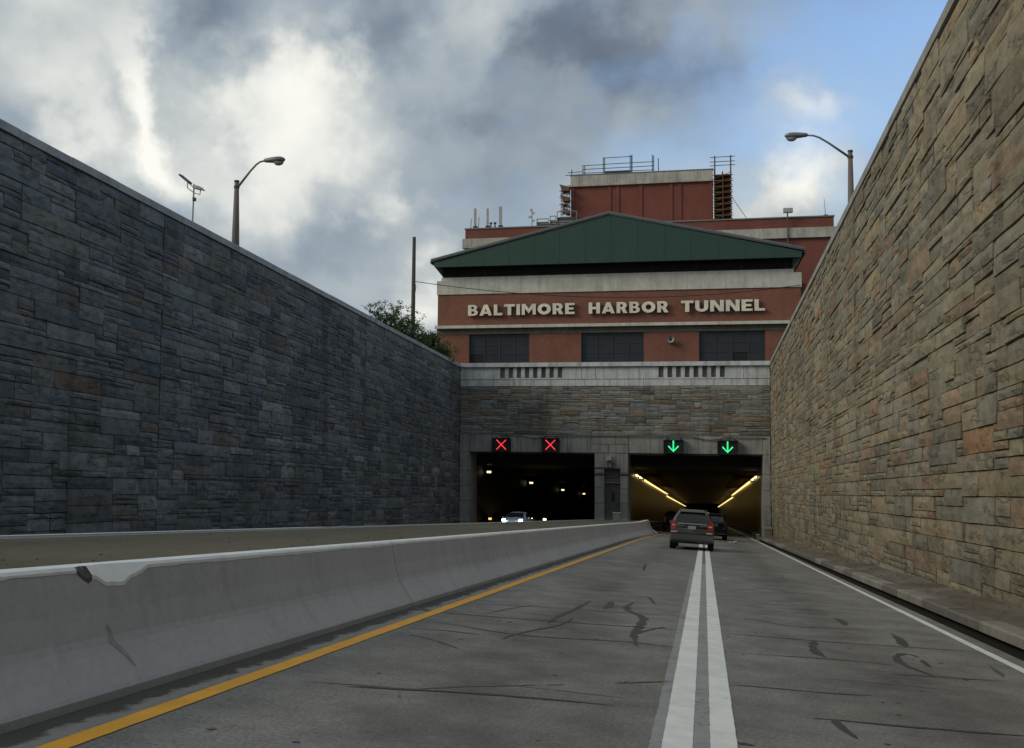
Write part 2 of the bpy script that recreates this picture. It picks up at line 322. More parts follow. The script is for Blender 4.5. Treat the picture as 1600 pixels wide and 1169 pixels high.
def leafm(name, c):
    k = MN(name); oi = k.noise(1.2, 3)
    k.set('Base Color', k.mix(oi, tuple(x*0.6 for x in c), tuple(x*1.4 for x in c))); k.set('Roughness', 0.6)
    tr = k.n.new('ShaderNodeBsdfTranslucent'); tr.inputs[0].default_value = (c[0]*1.3, c[1]*1.4, c[2]*0.7, 1)
    ms = k.n.new('ShaderNodeMixShader'); ms.inputs[0].default_value = 0.3
    k.link(k.b.outputs[0], ms.inputs[1]); k.link(tr.outputs[0], ms.inputs[2]); k.link(ms.outputs[0], k.n['Material Output'].inputs[0]); return k.m
M['leaf'] = leafm('leaf_green', (0.050, 0.088, 0.028))
def emit(name, col, st):
    k = MN(name); k.set('Base Color', (0.02, 0.02, 0.02)); k.set('Emission Color', col); k.set('Emission Strength', st); return k.m
M['red_led'] = emit('red_led', (1.0, 0.035, 0.05), 1.1)
M['green_led'] = emit('green_led', (0.03, 1.0, 0.32), 0.95)
M['tunnel_lamp'] = emit('sodium_lamp', (1.0, 0.72, 0.24), 1.5)
M['tunnel_lamp_near'] = emit('sodium_lamp_near', (1.0, 0.82, 0.36), 2.0)
M['lamp_cold'] = emit('warm_lamp_tile', (1.0, 0.78, 0.36), 2.4)
M['headlight'] = emit('headlight_on', (1.0, 0.95, 0.95), 9.0)
M['headlight_w'] = emit('headlight_warm', (1.0, 0.62, 0.25), 9.0)
M['headlight_glint'] = emit('amber_tile_glint', (1.0, 0.55, 0.18), 1.3)  # stands in for headlight reflections on the tunnel tiles
k = MN('tail_red'); k.set('Base Color', (0.16, 0.004, 0.008)); k.set('Roughness', 0.2); k.set('Emission Color', (1, 0.03, 0.05)); k.set('Emission Strength', 0.06); M['tail'] = k.m
M['tail_on'] = emit('tail_lit', (1.0, 0.25, 0.35), 0.35)
k = MN('tail_dark'); k.set('Base Color', (0.05, 0.004, 0.005)); k.set('Roughness', 0.25); M['tail_dim'] = k.m
M['tail_w'] = simple('reverse_lens', (0.5, 0.45, 0.44), 0.2)
M['chrome'] = simple('bright_trim', (0.5, 0.5, 0.48), 0.3, 0.5)
M['plate'] = simple('number_plate', (0.30, 0.32, 0.33), 0.5, var=0.1)
def carpaint(name, c, metal=0.4, rough=0.35):
    k = MN(name); k.set('Base Color', c); k.set('Metallic', metal); k.set('Roughness', rough); k.set('Coat Weight', 0.5); k.set('Coat Roughness', 0.1); return k.m
M['paint_grey'] = carpaint('grey_car_paint', (0.095, 0.095, 0.085))
M['paint_pale'] = carpaint('pale_blue_car_paint', (0.42, 0.52, 0.62), 0.1)
M['paint_dark'] = simple('dark_car_paint', (0.007, 0.007, 0.008), 0.7, spec=0.15)
k = MN('car_glass'); k.set('Base Color', (0.012, 0.014, 0.016)); k.set('Roughness', 0.08); M['carglass'] = k.m

# ------------------------------------------------------------------ mesh helpers
ORG = {}
def tag(o, label=None, cat=None, group=None, kind=None):
    if label: o['label'] = label
    if cat: o['category'] = cat
    if group: o['group'] = group
    if kind: o['kind'] = kind
    return o
def empty(name, loc=(0, 0, 0), **k):
    o = D.objects.new(name, None); S.collection.objects.link(o); o.location = loc; o.empty_display_size = 0.3
    ORG[o.name] = Vector(loc); return tag(o, **k)
class MB:
    def __init__(s): s.v = []; s.f = []; s.c = []; s.mi = []; s.cur = 0; s.col = None
    def face(s, ids):
        s.f.append(ids); s.mi.append(s.cur); s.c.append(s.col)
    def poly(s, pts):
        b = len(s.v); s.v += [tuple(p) for p in pts]; s.face(tuple(range(b, b+len(pts)))); return s
    def hexa(s, p):  # 8 points: bottom 4 ccw, top 4 ccw
        b = len(s.v); s.v += [tuple(q) for q in p]
        for f in ((3, 2, 1, 0), (4, 5, 6, 7), (0, 1, 5, 4), (1, 2, 6, 5), (2, 3, 7, 6), (3, 0, 4, 7)): s.face(tuple(b+i for i in f))
        return s
    def box(s, x0, x1, y0, y1, z0, z1):
        return s.hexa([(x0, y0, z0), (x1, y0, z0), (x1, y1, z0), (x0, y1, z0), (x0, y0, z1), (x1, y0, z1), (x1, y1, z1), (x0, y1, z1)])
    def tube(s, pts, r, n=8, caps=True):
        pts = [Vector(p) for p in pts]
        rs = r if isinstance(r, (list, tuple)) else [r]*len(pts)
        base = len(s.v); up_ = None
        for i, p in enumerate(pts):
            d = (pts[min(i+1, len(pts)-1)] - pts[max(i-1, 0)]).normalized()
            if up_ is None: up_ = Vector((0, 0, 1)) if abs(d.z) < 0.9 else Vector((1, 0, 0))
            a = d.cross(up_).normalized(); b_ = a.cross(d).normalized(); up_ = b_
            for j in range(n):
                t = 2*math.pi*j/n; s.v.append(tuple(p + (a*math.cos(t)+b_*math.sin(t))*rs[i]))
        for i in range(len(pts)-1):
            for j in range(n):
                s.face((base+i*n+j, base+i*n+(j+1) % n, base+(i+1)*n+(j+1) % n, base+(i+1)*n+j))
        if caps:
            s.face(tuple(base+j for j in reversed(range(n)))); s.face(tuple(base+(len(pts)-1)*n+j for j in range(n)))
        return s
    def extrude_profile(s, prof, path, closed=True):
        # prof: fn(i)->list of points for station i
        rings = [prof(i) for i in range(path)]; n = len(rings[0]); b = len(s.v)
        for r in rings: s.v += [tuple(p) for p in r]
        for i in range(path-1):
            for j in range(n if closed else n-1):
                s.face((b+i*n+j, b+i*n+(j+1) % n, b+(i+1)*n+(j+1) % n, b+(i+1)*n+j))
        if closed:
            s.face(tuple(b+j for j in reversed(range(n)))); s.face(tuple(b+(path-1)*n+j for j in range(n)))
        return s
    def build(s, name, mats, parent=None, smooth=False, **k):
        off = Vector((0, 0, 0))
        if parent is not None: off = ORG.get(parent.name, off)
        me = D.meshes.new(name)
        me.from_pydata([(x-off.x, y-off.y, z-off.z) for x, y, z in s.v], [], s.f)
        for mm in (mats if isinstance(mats, (list, tuple)) else [mats]): me.materials.append(mm)
        if any(s.mi): me.polygons.foreach_set('material_index', s.mi)
        if any(c is not None for c in s.c):
            at = me.color_attributes.new('col', 'FLOAT_COLOR', 'CORNER'); buf = []
            for f, c in zip(s.f, s.c):
                c = c or (0.2, 0.2, 0.2)
                buf += [c[0], c[1], c[2], 1.0]*len(f)
            at.data.foreach_set('color', buf)
        if smooth: me.polygons.foreach_set('use_smooth', [True]*len(me.polygons))
        me.update()
        o = D.objects.new(name, me); S.collection.objects.link(o)
        if parent is not None: o.parent = parent
        ORG[o.name] = off
        return tag(o, **k)
def copy_tree(o, parent=None, loc=None, rot=None):
    c = o.copy(); S.collection.objects.link(c); c.parent = parent; ORG[c.name] = ORG.get(o.name, Vector((0, 0, 0)))
    for ch in [q for q in KIDS.get(o.name, [])]:
        copy_tree(ch, c)
    KIDS[c.name] = [q for q in D.objects if q.parent == c]
    if loc is not None: c.location = loc
    if rot is not None: c.rotation_euler = rot
    return c
KIDS = {}
def note_kids(root):
    ks = [q for q in D.objects if q.parent == root]; KIDS[root.name] = ks
    for q in ks: note_kids(q)

# ------------------------------------------------------------------ setting: ground, roads
def lin(a, b, n): return [a+(b-a)*i/n for i in range(n+1)]
g = MB()
def strip(g, xs, ys, zf):
    b = len(g.v)
    for y in ys:
        for x in xs: g.v.append((x, y, zf(x, y)))
    n = len(xs)
    for i in range(len(ys)-1):
        for j in range(n-1): g.face((b+i*n+j, b+i*n+j+1, b+(i+1)*n+j+1, b+(i+1)*n+j))
def zland(x, y): return ztop(max(-80, min(y, 72)))-1.1 if y < 76 else 5.72
ysl = [-1500, -300, -80]+lin(-70, 70, 14)+[76.2, 77.6, 150, 400, 1500, 3000]
strip(g, [-3000, -600, -100, -40, -19.9], ysl, zland)
strip(g, [5.55, 30, 100, 600, 3000], ysl, zland)
strip(g, [-19.9, -7, 5.55], [77.6, 150, 400, 1500, 3000], lambda x, y: 5.72)
g.build('ground', M['soil'], kind='structure')

g = MB(); xs = [-4.6, -4.2, -3, -2, -1, 0, 1, 2, 3, 3.70]
strip(g, xs, lin(-40, 330, 74), zroad)
road = g.build('roadway', M['road'], kind='structure')
g = MB(); strip(g, [-19.3, -13, -8.0], lin(-40, 330, 74), zleft)
g.build('opposite_roadway', M['road'], kind='structure')

def ribbon(x0, x1, y0, y1, lift, step=1.0, jit=0.0, seed=1, zf=zroad):
    r = random.Random(seed); g = MB(); n = max(1, int((y1-y0)/step)); prev = None
    for i in range(n+1):
        y = y0+(y1-y0)*i/n
        a = x0(y) if callable(x0) else x0; b = x1(y) if callable(x1) else x1
        a += r.uniform(-jit, jit); b += r.uniform(-jit, jit)
        g.v += [(a, y, zf(a, y)+lift), (b, y, zf(b, y)+lift)]
        if i: k_ = len(g.v); g.face((k_-4, k_-3, k_-1, k_-2))
    return g
def curve_end(y): return 0.0 if y < 45 else 0.00075*(y-45)**2
ribbon(lambda y: -3.46+curve_end(y), lambda y: -3.31+curve_end(y), -10, 72, 0.006, 0.1, 0.003, 2).build('yellow_edge_line', M['yellow'], road)
ribbon(-0.27, -0.08, -10, 300, 0.006, 0.1, 0.002, 3).build('lane_line', M['white'], road)
ribbon(0.03, 0.20, -10, 300, 0.006, 0.1, 0.002, 4).build('lane_line', M['white'], road)
ribbon(-0.35, -0.27, -10, 26, 0.003, 0.1, 0.004, 5).build('faded_line', M['ghost'], road)
ribbon(-0.08, 0.03, -10, 30, 0.003, 0.1, 0.002, 6).build('faded_line', M['ghost'], road)
ribbon(lambda y: 3.34+0.0016*y, lambda y: 3.46+0.0016*y, -10, 300, 0.006, 0.1, 0.003, 7).build('white_edge_line', M['white'], road)
ribbon(-9.3, -9.18, -10, 300, 0.006, 1, 0, 8, zleft).build('white_edge_line', M['white'], road)

TAR = [(6, [(-3.78, 12.32), (-3.62, 12.14), (-3.34, 12.0)]), (2, [(-3.33, 12.0), (-1.97, 12.16), (-0.33, 12.49)]), (1.2, [(-3.35, 13.34), (-2.42, 13.74), (-0.37, 14.13)]), (1.5, [(-3.25, 11.12), (-2.74, 10.94), (-2.17, 10.62), (-1.75, 10.64), (-1.34, 10.75), (-0.78, 10.97), (-0.31, 10.8)]), (1.2, [(-3.24, 10.36), (-2.91, 10.47), (-2.6, 10.39), (-2.37, 10.37)]), (2.5, [(-3.06, 9.87), (-2.78, 9.76), (-2.56, 9.47), (-2.37, 9.27)]), (3, [(-1.78, 15.33), (-1.83, 13.68), (-1.92, 12.82), (-1.91, 11.95)]), (2, [(-1.7, 12.72), (-1.73, 11.9), (-1.99, 10.98), (-2.11, 10.67), (-2.12, 10.2)]), (1.2, [(-2.79, 12.34), (-2.65, 13.25), (-2.42, 13.92)]), (1.3, [(-2.1, 17.19), (-1.66, 17.58), (-1.3, 17.66)]), (5, [(-1.46, 15.52), (-1.41, 14.6), (-1.44, 14.39)]), (5, [(-1.12, 15.66), (-1.19, 14.81), (-1.08, 14.21), (-0.82, 13.64), (-0.81, 12.93), (-0.83, 11.56), (-0.74, 10.71)]), (2, [(-0.5, 12.65), (-0.73, 12.1), (-0.81, 11.69)]), (2, [(-1.16, 16.72), (-0.95, 17.03), (-0.8, 15.76)]), (2.2, [(-2.65, 6.94), (-2.19, 7.07), (-1.7, 7.22), (-1.36, 7.25), (-1.02, 7.29), (-0.67, 7.31)]), (1.2, [(-2.19, 7.09), (-1.98, 7.34), (-1.35, 7.78)]), (1, [(-1.28, 7.82), (-1.12, 7.95)]), (1.4, [(-0.74, 8.25), (-0.29, 8.62)]), (1, [(-3.11, 24.95), (-2.01, 25.74), (-1.28, 26.29)]), (3, [(-1.65, 27.96), (-1.5, 24.45)]), (1.6, [(0.19, 12.56), (1.37, 12.63), (3.3, 13.04)]), (1.3, [(0.21, 8.75), (0.6, 8.82), (1.01, 8.79), (1.42, 8.93)]), (2, [(0.79, 7.63), (1.1, 7.68), (1.53, 7.68), (2.3, 7.81)]), (3, [(0.94, 7.66), (0.97, 7.46), (0.97, 7.22), (1.03, 7.07)]), (1.2, [(0.27, 10.86), (0.8, 10.92), (1.28, 11.09), (1.7, 11.07), (2.01, 11.06)]), (5, [(1.33, 12.6), (1.23, 11.96), (1.23, 11.37), (1.29, 11.18)]), (5, [(2.54, 14.29), (2.56, 13.96), (2.45, 12.85)]), (3.5, [(2.41, 11.94), (2.35, 12.32), (2.15, 11.93), (2.08, 11.32), (2.12, 10.92), (2.24, 10.73), (2.27, 10.43)]), (3, [(2.4, 11.7), (2.37, 11.16)]), (1, [(1.8, 10.34), (2.28, 10.46), (2.98, 10.62)]), (2.5, [(3.13, 11.8), (3.04, 10.91)]), (1.3, [(0.57, 14.75), (1.1, 14.11), (2.06, 14.46)]), (5, [(1.98, 15.97), (2.07, 15.75), (2.02, 14.94)]), (1, [(0.61, 17.54), (1.19, 17.51), (2.17, 18.06)]), (1, [(0.88, 16.22), (1.95, 16.52)]), (3, [(0.16, 6.54), (0.31, 6.5)]), (1.2, [(0.69, 27.17), (1.62, 27.51), (2.04, 27.43), (1.95, 24.95)]), (1, [(0.46, 19.96), (1.26, 21.42), (2.06, 22.04)]), (1, [(0.91, 23.27), (1.98, 24.09)])]
rj = random.Random(77)
for y in (19.5, 31.5, 34, 38.2, 45, 52, 59, 22.5, 28.8, 41.5):
    a = rj.uniform(-3.2, -2); TAR.append((rj.choice((0.8, 1.0, 1.3)), [(a, y), (a+rj.uniform(1, 1.8), y+rj.uniform(-.2, .4))]))
    a = rj.uniform(0.3, 1.2); TAR.append((rj.choice((0.8, 1.0)), [(a, y+1), (a+rj.uniform(1, 1.8), y+1+rj.uniform(-.2, .5))]))
for i in range(46):
    y = 5.5+i*1.25+rj.uniform(-.4, .4); x0_ = rj.choice((rj.uniform(-3.1, -1.6), rj.uniform(0.3, 1.8))); L_ = rj.uniform(0.5, 1.5)
    TAR.append((rj.uniform(0.15, 0.45), [(x0_, y), (x0_+L_*0.5, y+rj.uniform(-.05, .12)), (x0_+L_, y+rj.uniform(-.05, .22))]))
def tar_strip(w, pts, seed):
    r = random.Random(seed); P = []
    for (a, b) in zip(pts[:-1], pts[1:]):
        a = Vector(a); b = Vector(b); n = max(2, int((b-a).length/0.12))
        for i in range(n): P.append(a+(b-a)*i/n)
    P.append(Vector(pts[-1]))
    for _ in range(6): P = [P[0]]+[(P[i-1]+2*P[i]+P[i+1])/4 for i in range(1, len(P)-1)]+[P[-1]]
    g = MB(); hw0 = 0.0095*w+0.005
    for i, p in enumerate(P):
        d = (P[min(i+1, len(P)-1)]-P[max(i-1, 0)]).normalized(); nn = Vector((-d.y, d.x))
        t = min(1, 4*min(i, len(P)-1-i)/len(P)+0.3); hw = hw0*t*r.uniform(0.6, 1.35); o = r.uniform(-.008, .008)
        for s_ in (-1, 1):
            q = p+nn*(s_*hw+o); g.v.append((q.x, q.y, zroad(q.x, q.y)+0.0035+0.0004*(seed % 5)))
        if i: b = len(g.v); g.face((b-4, b-3, b-1, b-2))
    return g
for i, (w, pts) in enumerate(TAR):
    tar_strip(w, pts, i).build('tar_seam', M['tar'] if w in (2, 2.2, 1.6, 3, 1.3, 5, 3.5) else M['tar2'], road)
# small dark pocks
g = MB(); r = random.Random(5)
for _ in range(260):
    x = r.uniform(-3.1, 3.2); y = r.uniform(4.5, 40)**1.0; a = r.uniform(0.006, 0.035); b = a*r.uniform(0.5, 2.2); z = 0.004
    if -0.4 < x < 0.25: continue
    p = []
    for j in range(7):
        t = j/7*2*math.pi; q = r.uniform(0.6, 1.1); X = x+a*q*math.cos(t); Y = y+b*q*math.sin(t); p.append((X, Y, zroad(X, Y)+z))
    g.poly(p)
g.build('tar_spots', M['tar2'], road, kind='stuff')

# ---- right hand gutter, kerb and walk
g = MB()
for y0, y1 in zip(lin(-40, 77, 39)[:-1], lin(-40, 77, 39)[1:]):
    zz = lambda x, y: -GR*y-CF*x
    for xa, da, xb, db in ((3.70, 0.004, 3.70, -0.45), (3.70, -0.45, 4.10, -0.45), (4.10, -0.45, 4.10, 0.05)):
        g.poly([(xa, y0, zz(xa, y0)+da), (xb, y0, zz(xb, y0)+db), (xb, y1, zz(xb, y1)+db), (xa, y1, zz(xa, y1)+da)])
g.build('gutter', M['drain'], kind='structure')
def zk(x, y, h): return -GR*y-CF*3.95+h
walk = None
g = MB()
b = 0; ys = lin(-40, 77, 80); rr = random.Random(3)
xsw = [4.26, 4.5, 4.75, 5.05]
for y in ys:
    for i, x in enumerate(xsw): g.v.append((x, y, zk(x, y, 0.195+0.035*i+(rr.uniform(-0.012, .012) if 0 < i else 0))))
for i in range(len(ys)-1):
    for j in range(3): b = i*4+j; g.face((b, b+1, b+5, b+4))
walk = g.build('sidewalk', M['walk'], kind='structure')
y = -12.0; r = random.Random(11)
while y < 74.5:
    L = r.uniform(1.6, 2.4) if y < 40 else r.uniform(2.4, 3.2); y1 = min(y+L-0.025, 74.6); h = 0.205+r.uniform(-.008, .008); w = 4.255
    g = MB(); x0 = 3.945; z = lambda yy, hh: zk(0, yy, hh)
    prof = lambda yy: [(x0, yy, z(yy, 0.05)), (w, yy, z(yy, 0.05)), (w, yy, z(yy, h)), (x0+0.03, yy, z(yy, h)), (x0, yy, z(yy, h-0.03))]
    A = prof(y); B_ = prof(y1); bb = len(g.v); g.v += A+B_
    for j in range(5): g.face((bb+j, bb+(j+1) % 5, bb+5+(j+1) % 5, bb+5+j))
    g.face((bb+4, bb+3, bb+2, bb+1, bb)); g.face(tuple(bb+5+j for j in range(5)))
    g.build('kerb_block', M['kerb_light'] if r.random() < 0.35 else M['kerb'], walk)
    y += L

# ------------------------------------------------------------------ median and concrete barriers
HB = 1.015       # top of the barrier relative to the road datum
def zmed(x, y): return -GR*y+HB-0.015
g = MB(); rr = random.Random(8)
ys = lin(-40, 74.9, 115); xm = lambda y: [-8.08, -7.2, -6.2, -5.2, -4.30+curve_b(y)]
def curve_b(y): return 0.0 if y < 46 else 0.0016*(y-46)**2*0.9
def rise_b(y): return 0.0 if y < 56 else 0.0016*(y-56)**2
for y in ys:
    for i, x in enumerate(xm(y)): g.v.append((x, y, zmed(x, y)+(rr.uniform(-.015, .02) if 0 < i < 4 else 0)))
for i in range(len(ys)-1):
    for j in range(4): b = i*5+j; g.face((b, b+1, b+6, b+5))
g.build('median', M['median'], kind='structure')
def chip(y):
    w = 0.85+0.3*mnoise.noise(Vector((y*9, 1, 4)))
    a = 0.135*max(0.0, 1-abs(y-6.17)/(0.30 if y < 6.17 else 0.42))**0.8
    b = 0.075*max(0.0, 1-abs(y-5.88)/0.10)**0.7
    return max(a, b)*w
def near_barrier(y0, y1, idx, label):
    t = empty('concrete_barrier', (-4.1, (y0+y1)/2, zroad(-4, (y0+y1)/2)), label=label, cat='barrier', group='concrete barrier sections along the left lane')
    n = max(2, int((y1-y0)/0.9)); g = MB(); gap = 0.012
    ysb = [y0+gap+(y1-y0-2*gap)*i/n for i in range(n+1)]
    if y0 < 5.9 < y1: ysb = sorted([q for q in ysb if not 5.55 < q < 6.7]+[5.6+0.03*i for i in range(36)])
    n = len(ysb)-1
    def ring(i):
        y = ysb[i]; zr = -GR*y+CF*3.9; zt = -GR*y+HB+rise_b(y); c = curve_b(y); H = zt-zr; ch = chip(y)
        P = [(-3.80, -0.25), (-3.80, 0.05), (-3.815, 0.075), (-3.90, 0.19), (-3.955, 0.27), (-3.985, 0.32), (-4.006, 0.37), (-4.022, 0.43), (-4.055, 0.55), (-4.105+0.16*ch, H-0.02-ch), (-4.12-0.62*ch, H), (-4.32, H), (-4.335, H-0.02), (-4.42, -0.25)]
        return [(x+c, y, zr+h) for x, h in P]
    g.extrude_profile(ring, n+1)
    g.build('barrier_body', M['barrier'], t, smooth=False)
    # painted cap, ragged along its lower edge
    g = MB(); r = random.Random(100+idx); n = int((y1-y0)/0.04); base = len(g.v); edge = 0.05
    for i in range(n+1):
        y = y0+gap+(y1-y0-2*gap)*i/n; zt = -GR*y+HB+rise_b(y); c = curve_b(y)
        edge = 0.6*edge+0.4*(0.040+0.012*mnoise.noise(Vector((y*0.9, 3, 1)))+r.uniform(-.006, .006))
        e = edge; xt = -4.333
        ch = chip(y); e = max(0.018, edge*(0.8 if 5.1 < y < 5.8 else 1.0))
        xf_ = -4.105+0.16*ch+c+0.0035; slope = 0.05/max(0.2, 0.28)
        g.v += [(xf_+slope*(e-0.018)*0.9, y, zt-ch-e-0.004), (xf_, y, zt-0.018-ch), (-4.12-0.62*ch+c, y, zt+0.003), (xt+c, y, zt+0.003), (xt+c, y, zt-0.012)]
        if i:
            g.cur = 1 if 5.79 < y < 5.955 else 0
            for j in range(4):
                b = len(g.v); g.cur = 1 if (5.79 < y < 5.955 and j < 2) else 0; g.face((b-10+j, b-10+j+1, b-5+j+1, b-5+j))
    g.build('white_paint', [M['white_bar'], M['broken']], t)
    if y0 < 5.9 < y1:   # broken notch, dark bare concrete
        g = MB(); x0 = -3.99
        for a, b_, w in ((6.02, 0.42, 0.03), (6.03, 0.36, 0.03), (6.02, 0.30, 0.02), (6.04, 0.24, 0.025), (6.06, 0.17, 0.012)): pass
        L_ = [(6.00, 0.44, 0.018), (6.02, 0.38, 0.030), (6.01, 0.33, 0.028), (6.06, 0.28, 0.03), (6.10, 0.22, 0.016), (6.12, 0.16, 0.01)]
        for i, (yy, h, w) in enumerate(L_):
            xx = (-4.01-0.045*(h-0.37)/0.18 if h > 0.37 else (-3.975-0.035*(h-0.30)/0.07 if h > 0.30 else -3.90-0.075*(h-0.19)/0.11))
            if h < 0.19: xx = -3.815-0.085*(h-0.075)/0.115
            zz = -GR*yy+CF*3.9+h
            g.v += [(xx+0.004, yy-w, zz), (xx+0.004, yy+w, zz)]
            if i: b = len(g.v); g.face((b-4, b-3, b-1, b-2))
        g.build('scrape_mark', M['scrape'], t)
    return t
BL = ['barrier section nearest the camera, running out of the bottom left corner',
      'long barrier section with chipped notch and white paint patch on its top edge',
      'barrier section between the first two visible joints, dark stain at its joint foot',
      'barrier section just past the second visible joint, beside the yellow line',
      'barrier section level with the midpoint of the left lane, past the third joint',
      'barrier section a little behind the grey suv, left of its lane', 'barrier section beside the grey suv, left of the lane',
      'barrier section just beyond the grey suv, before the curved end', 'barrier section where the wall begins to curve up to its end']
ybs = [-9.5, -4.3, 3.0, 12.4, 19.7, 27.0, 34.3, 41.6, 48.9, 56.2, 63.9]
for i in range(1, 10):
    near_barrier(ybs[i], ybs[i+1]+(0.6 if i == 9 else 0), i, BL[i-1])
# end wall nose of the barrier
t = empty('barrier_nose', (-3.8, 65, zroad(-4, 65)), label='low curved concrete end of the barrier in front of the tunnel mouth', cat='barrier end')
g = MB()
def ring(i):
    y = 64.56+1.9*i/6; c = curve_b(64.5)+0.0; k_ = 1-(i/6)**2; zr = -GR*y+CF*3.9; H = (HB+rise_b(64.5)+GR*0)-(CF*3.9)
    H = H*(0.35+0.65*k_)
    return [(-3.62+c, y, zr-0.2), (-3.62+c, y, zr+0.12), (-3.9+c, y, zr+0.3), (-4.12+c, y, zr+H), (-4.34+c, y, zr+H), (-4.42+c, y, zr-0.2)]
g.extrude_profile(ring, 7); g.build('nose_body', M['barrier'], t)
# far barrier of the opposite roadway
for i, (a, b_) in enumerate(((-10, 20), (20, 47), (47, 74.8))):
    t = empty('concrete_barrier', (-8.2, (a+b_)/2, -GR*(a+b_)/2), label=['barrier on the far side of the median, nearest stretch with white painted top', 'barrier on the far side of the median, middle stretch below the dark wall', 'barrier on the far side of the median, stretch reaching the door pier'][i], cat='barrier', group='barriers along the opposite roadway')
    g = MB(); n = 12
    def xb(y): return 0.0
    def ring(i_):
        y = a+0.01+(b_-a-0.02)*i_/n; zr = -GR*y; H = HB+0.012
        return [(x+xb(y), y, zr+h) for x, h in ((-8.09, -0.2), (-8.09, H), (-8.24, H), (-8.36, 0.35), (-8.55, 0.08), (-8.55, -0.2))]
    g.extrude_profile(ring, n+1); g.build('barrier_body', M['barrier'], t)
    g = MB()
    def ring2(i_):
        y = a+0.012+(b_-a-0.024)*i_/n; z = -GR*y+HB+0.013
        return [(-8.10, y, z), (-8.10, y, z+0.004), (-8.245, y, z+0.004), (-8.245, y, z-0.05), (-8.241, y, z-0.05)]
    g.extrude_profile(ring2, n+1, closed=False)
    if i == 0: g.build('white_paint', M['white_bar'], t)

# ------------------------------------------------------------------ random ashlar
def ashlar(L, H, seed, uw=0.36, uh=(0.13, 0.21), maxw=6, maxh=3, wh=(0.24, 0.42, 0.34), breaks=()):
    r = random.Random(seed)
    us = [0.0]
    while us[-1] < L: us.append(us[-1]+uw*r.uniform(0.75, 1.25))
    vsx = [0.0]
    while vsx[-1] < H: vsx.append(vsx[-1]+r.uniform(*uh))
    nx, ny = len(us)-1, len(vsx)-1
    bidx = set(min(range(nx+1), key=lambda i: abs(us[i]-b)) for b in breaks)
    occ = [[False]*ny for _ in range(nx)]; res = []
    band = []; q = 0
    while q < ny:
        n_ = r.choice((2, 3, 3, 4)); band += [q+n_]*n_; q += n_
    for j in range(ny):
        i = 0
        while i < nx:
            if occ[i][j]: i += 1; continue
            free = 1
            while i+free < nx and free < maxw and not occ[i+free][j] and (i+free) not in bidx: free += 1
            h = r.choices(range(1, maxh+1), wh[:maxh])[0]; h = min(h, ny-j)
            if r.random() < 0.85: h = min(h, band[j]-j)
            w = min(free, r.randint(2 if h < 3 else 3, maxw) if h > 1 else r.randint(2, 4))
            if free-w == 1: w = free if free <= maxw else w-1
            w = max(1, w)
            if w == 1: h = 1
            if w == 2: h = min(h, 2)
            for a in range(i, i+w):
                for b in range(j, j+h): occ[a][b] = True
            res.append((us[i], vsx[j], us[min(i+w, nx)], vsx[min(j+h, ny)], (i in bidx), (i+w in bidx)))
            i += w
    return res
def stone_mesh(g, rect, P, r, col, g0=0.010, proud=(0.025, 0.065)):
    """one dressed stone: P(u, v, d) -> world point, d outwards"""
    u0, v0, u1, v1 = rect; u0 += g0; v0 += g0; u1 -= g0; v1 -= g0
    if u1-u0 < 0.05 or v1-v0 < 0.04: return
    d = r.uniform(*proud); nu = 4 if u1-u0 > 0.9 else 3; nv = 2
    tu = r.uniform(-.012, .012); tv = r.uniform(-.012, .014); b = len(g.v); spall = r.random() < 0.35; g.col = col
    W = nu+1; idx = {}
    def jx(): return r.uniform(-.006, .006)
    for j in range(nv+1):
        for i in range(nu+1):
            fu, fv = i/nu, j/nv; e = (i in (0, nu)) or (j in (0, nv))
            dd = d+tu*(fu*2-1)+tv*(fv*2-1)+(0 if e else r.uniform(0.002, 0.02))
            if e: dd -= 0.010
            if spall and j == 0: dd -= r.uniform(0.0, 0.03)
            uu = u0+(u1-u0)*fu+(r.uniform(-.05, .05)*(u1-u0)/nu if not e else 0)+(jx() if e else 0)
            vv = v0+(v1-v0)*fv+(jx() if e else r.uniform(-.1, .1)*(v1-v0))
            idx[i, j] = len(g.v); g.v.append(tuple(P(uu, vv, max(0.004, dd))))
    for j in range(nv):
        for i in range(nu): g.face((idx[i, j], idx[i+1, j], idx[i+1, j+1], idx[i, j+1]))
    # sides back into the mortar
    loop = [(i, 0) for i in range(nu)]+[(nu, j) for j in range(nv)]+[(i, nv) for i in range(nu, 0, -1)]+[(0, j) for j in range(nv, 0, -1)]
    base = len(g.v)
    for (i, j) in loop:
        fu, fv = i/nu, j/nv; g.v.append(tuple(P(u0+(u1-u0)*fu, v0+(v1-v0)*fv, -0.03)))
    n = len(loop)
    for q in range(n):
        a, b2 = loop[q], loop[(q+1) % n]; g.face((idx[b2], idx[a], base+q, base+(q+1) % n))
def pick(pal, r):
    c = r.choices([p[1] for p in pal], [p[0] for p in pal])[0]; v = r.uniform(0.84, 1.16)
    return tuple(max(0.01, x*v*r.uniform(0.98, 1.02)) for x in c)
PAL_R = [(7, (0.232, 0.222, 0.165)), (5, (0.250, 0.232, 0.168)), (5, (0.212, 0.212, 0.168)), (3, (0.262, 0.226, 0.152)), (2, (0.20, 0.203, 0.168)), (1.6, (0.240, 0.190, 0.135)), (0.09, (0.26, 0.17, 0.10)), (1, (0.185, 0.172, 0.128))]
PAL_R = [(w_, (a_*1.10, b_*1.03, c_*0.98)) for w_, (a_, b_, c_) in PAL_R]  # warm light put into the right wall's stone colour
PAL_R0 = [(6, (0.225, 0.215, 0.165)), (4, (0.250, 0.230, 0.170)), (5, (0.205, 0.207, 0.172)), (2.5, (0.255, 0.215, 0.150)), (3, (0.195, 0.20, 0.175)), (1.4, (0.235, 0.175, 0.125)), (0.22, (0.27, 0.15, 0.07)), (1, (0.18, 0.17, 0.13))]
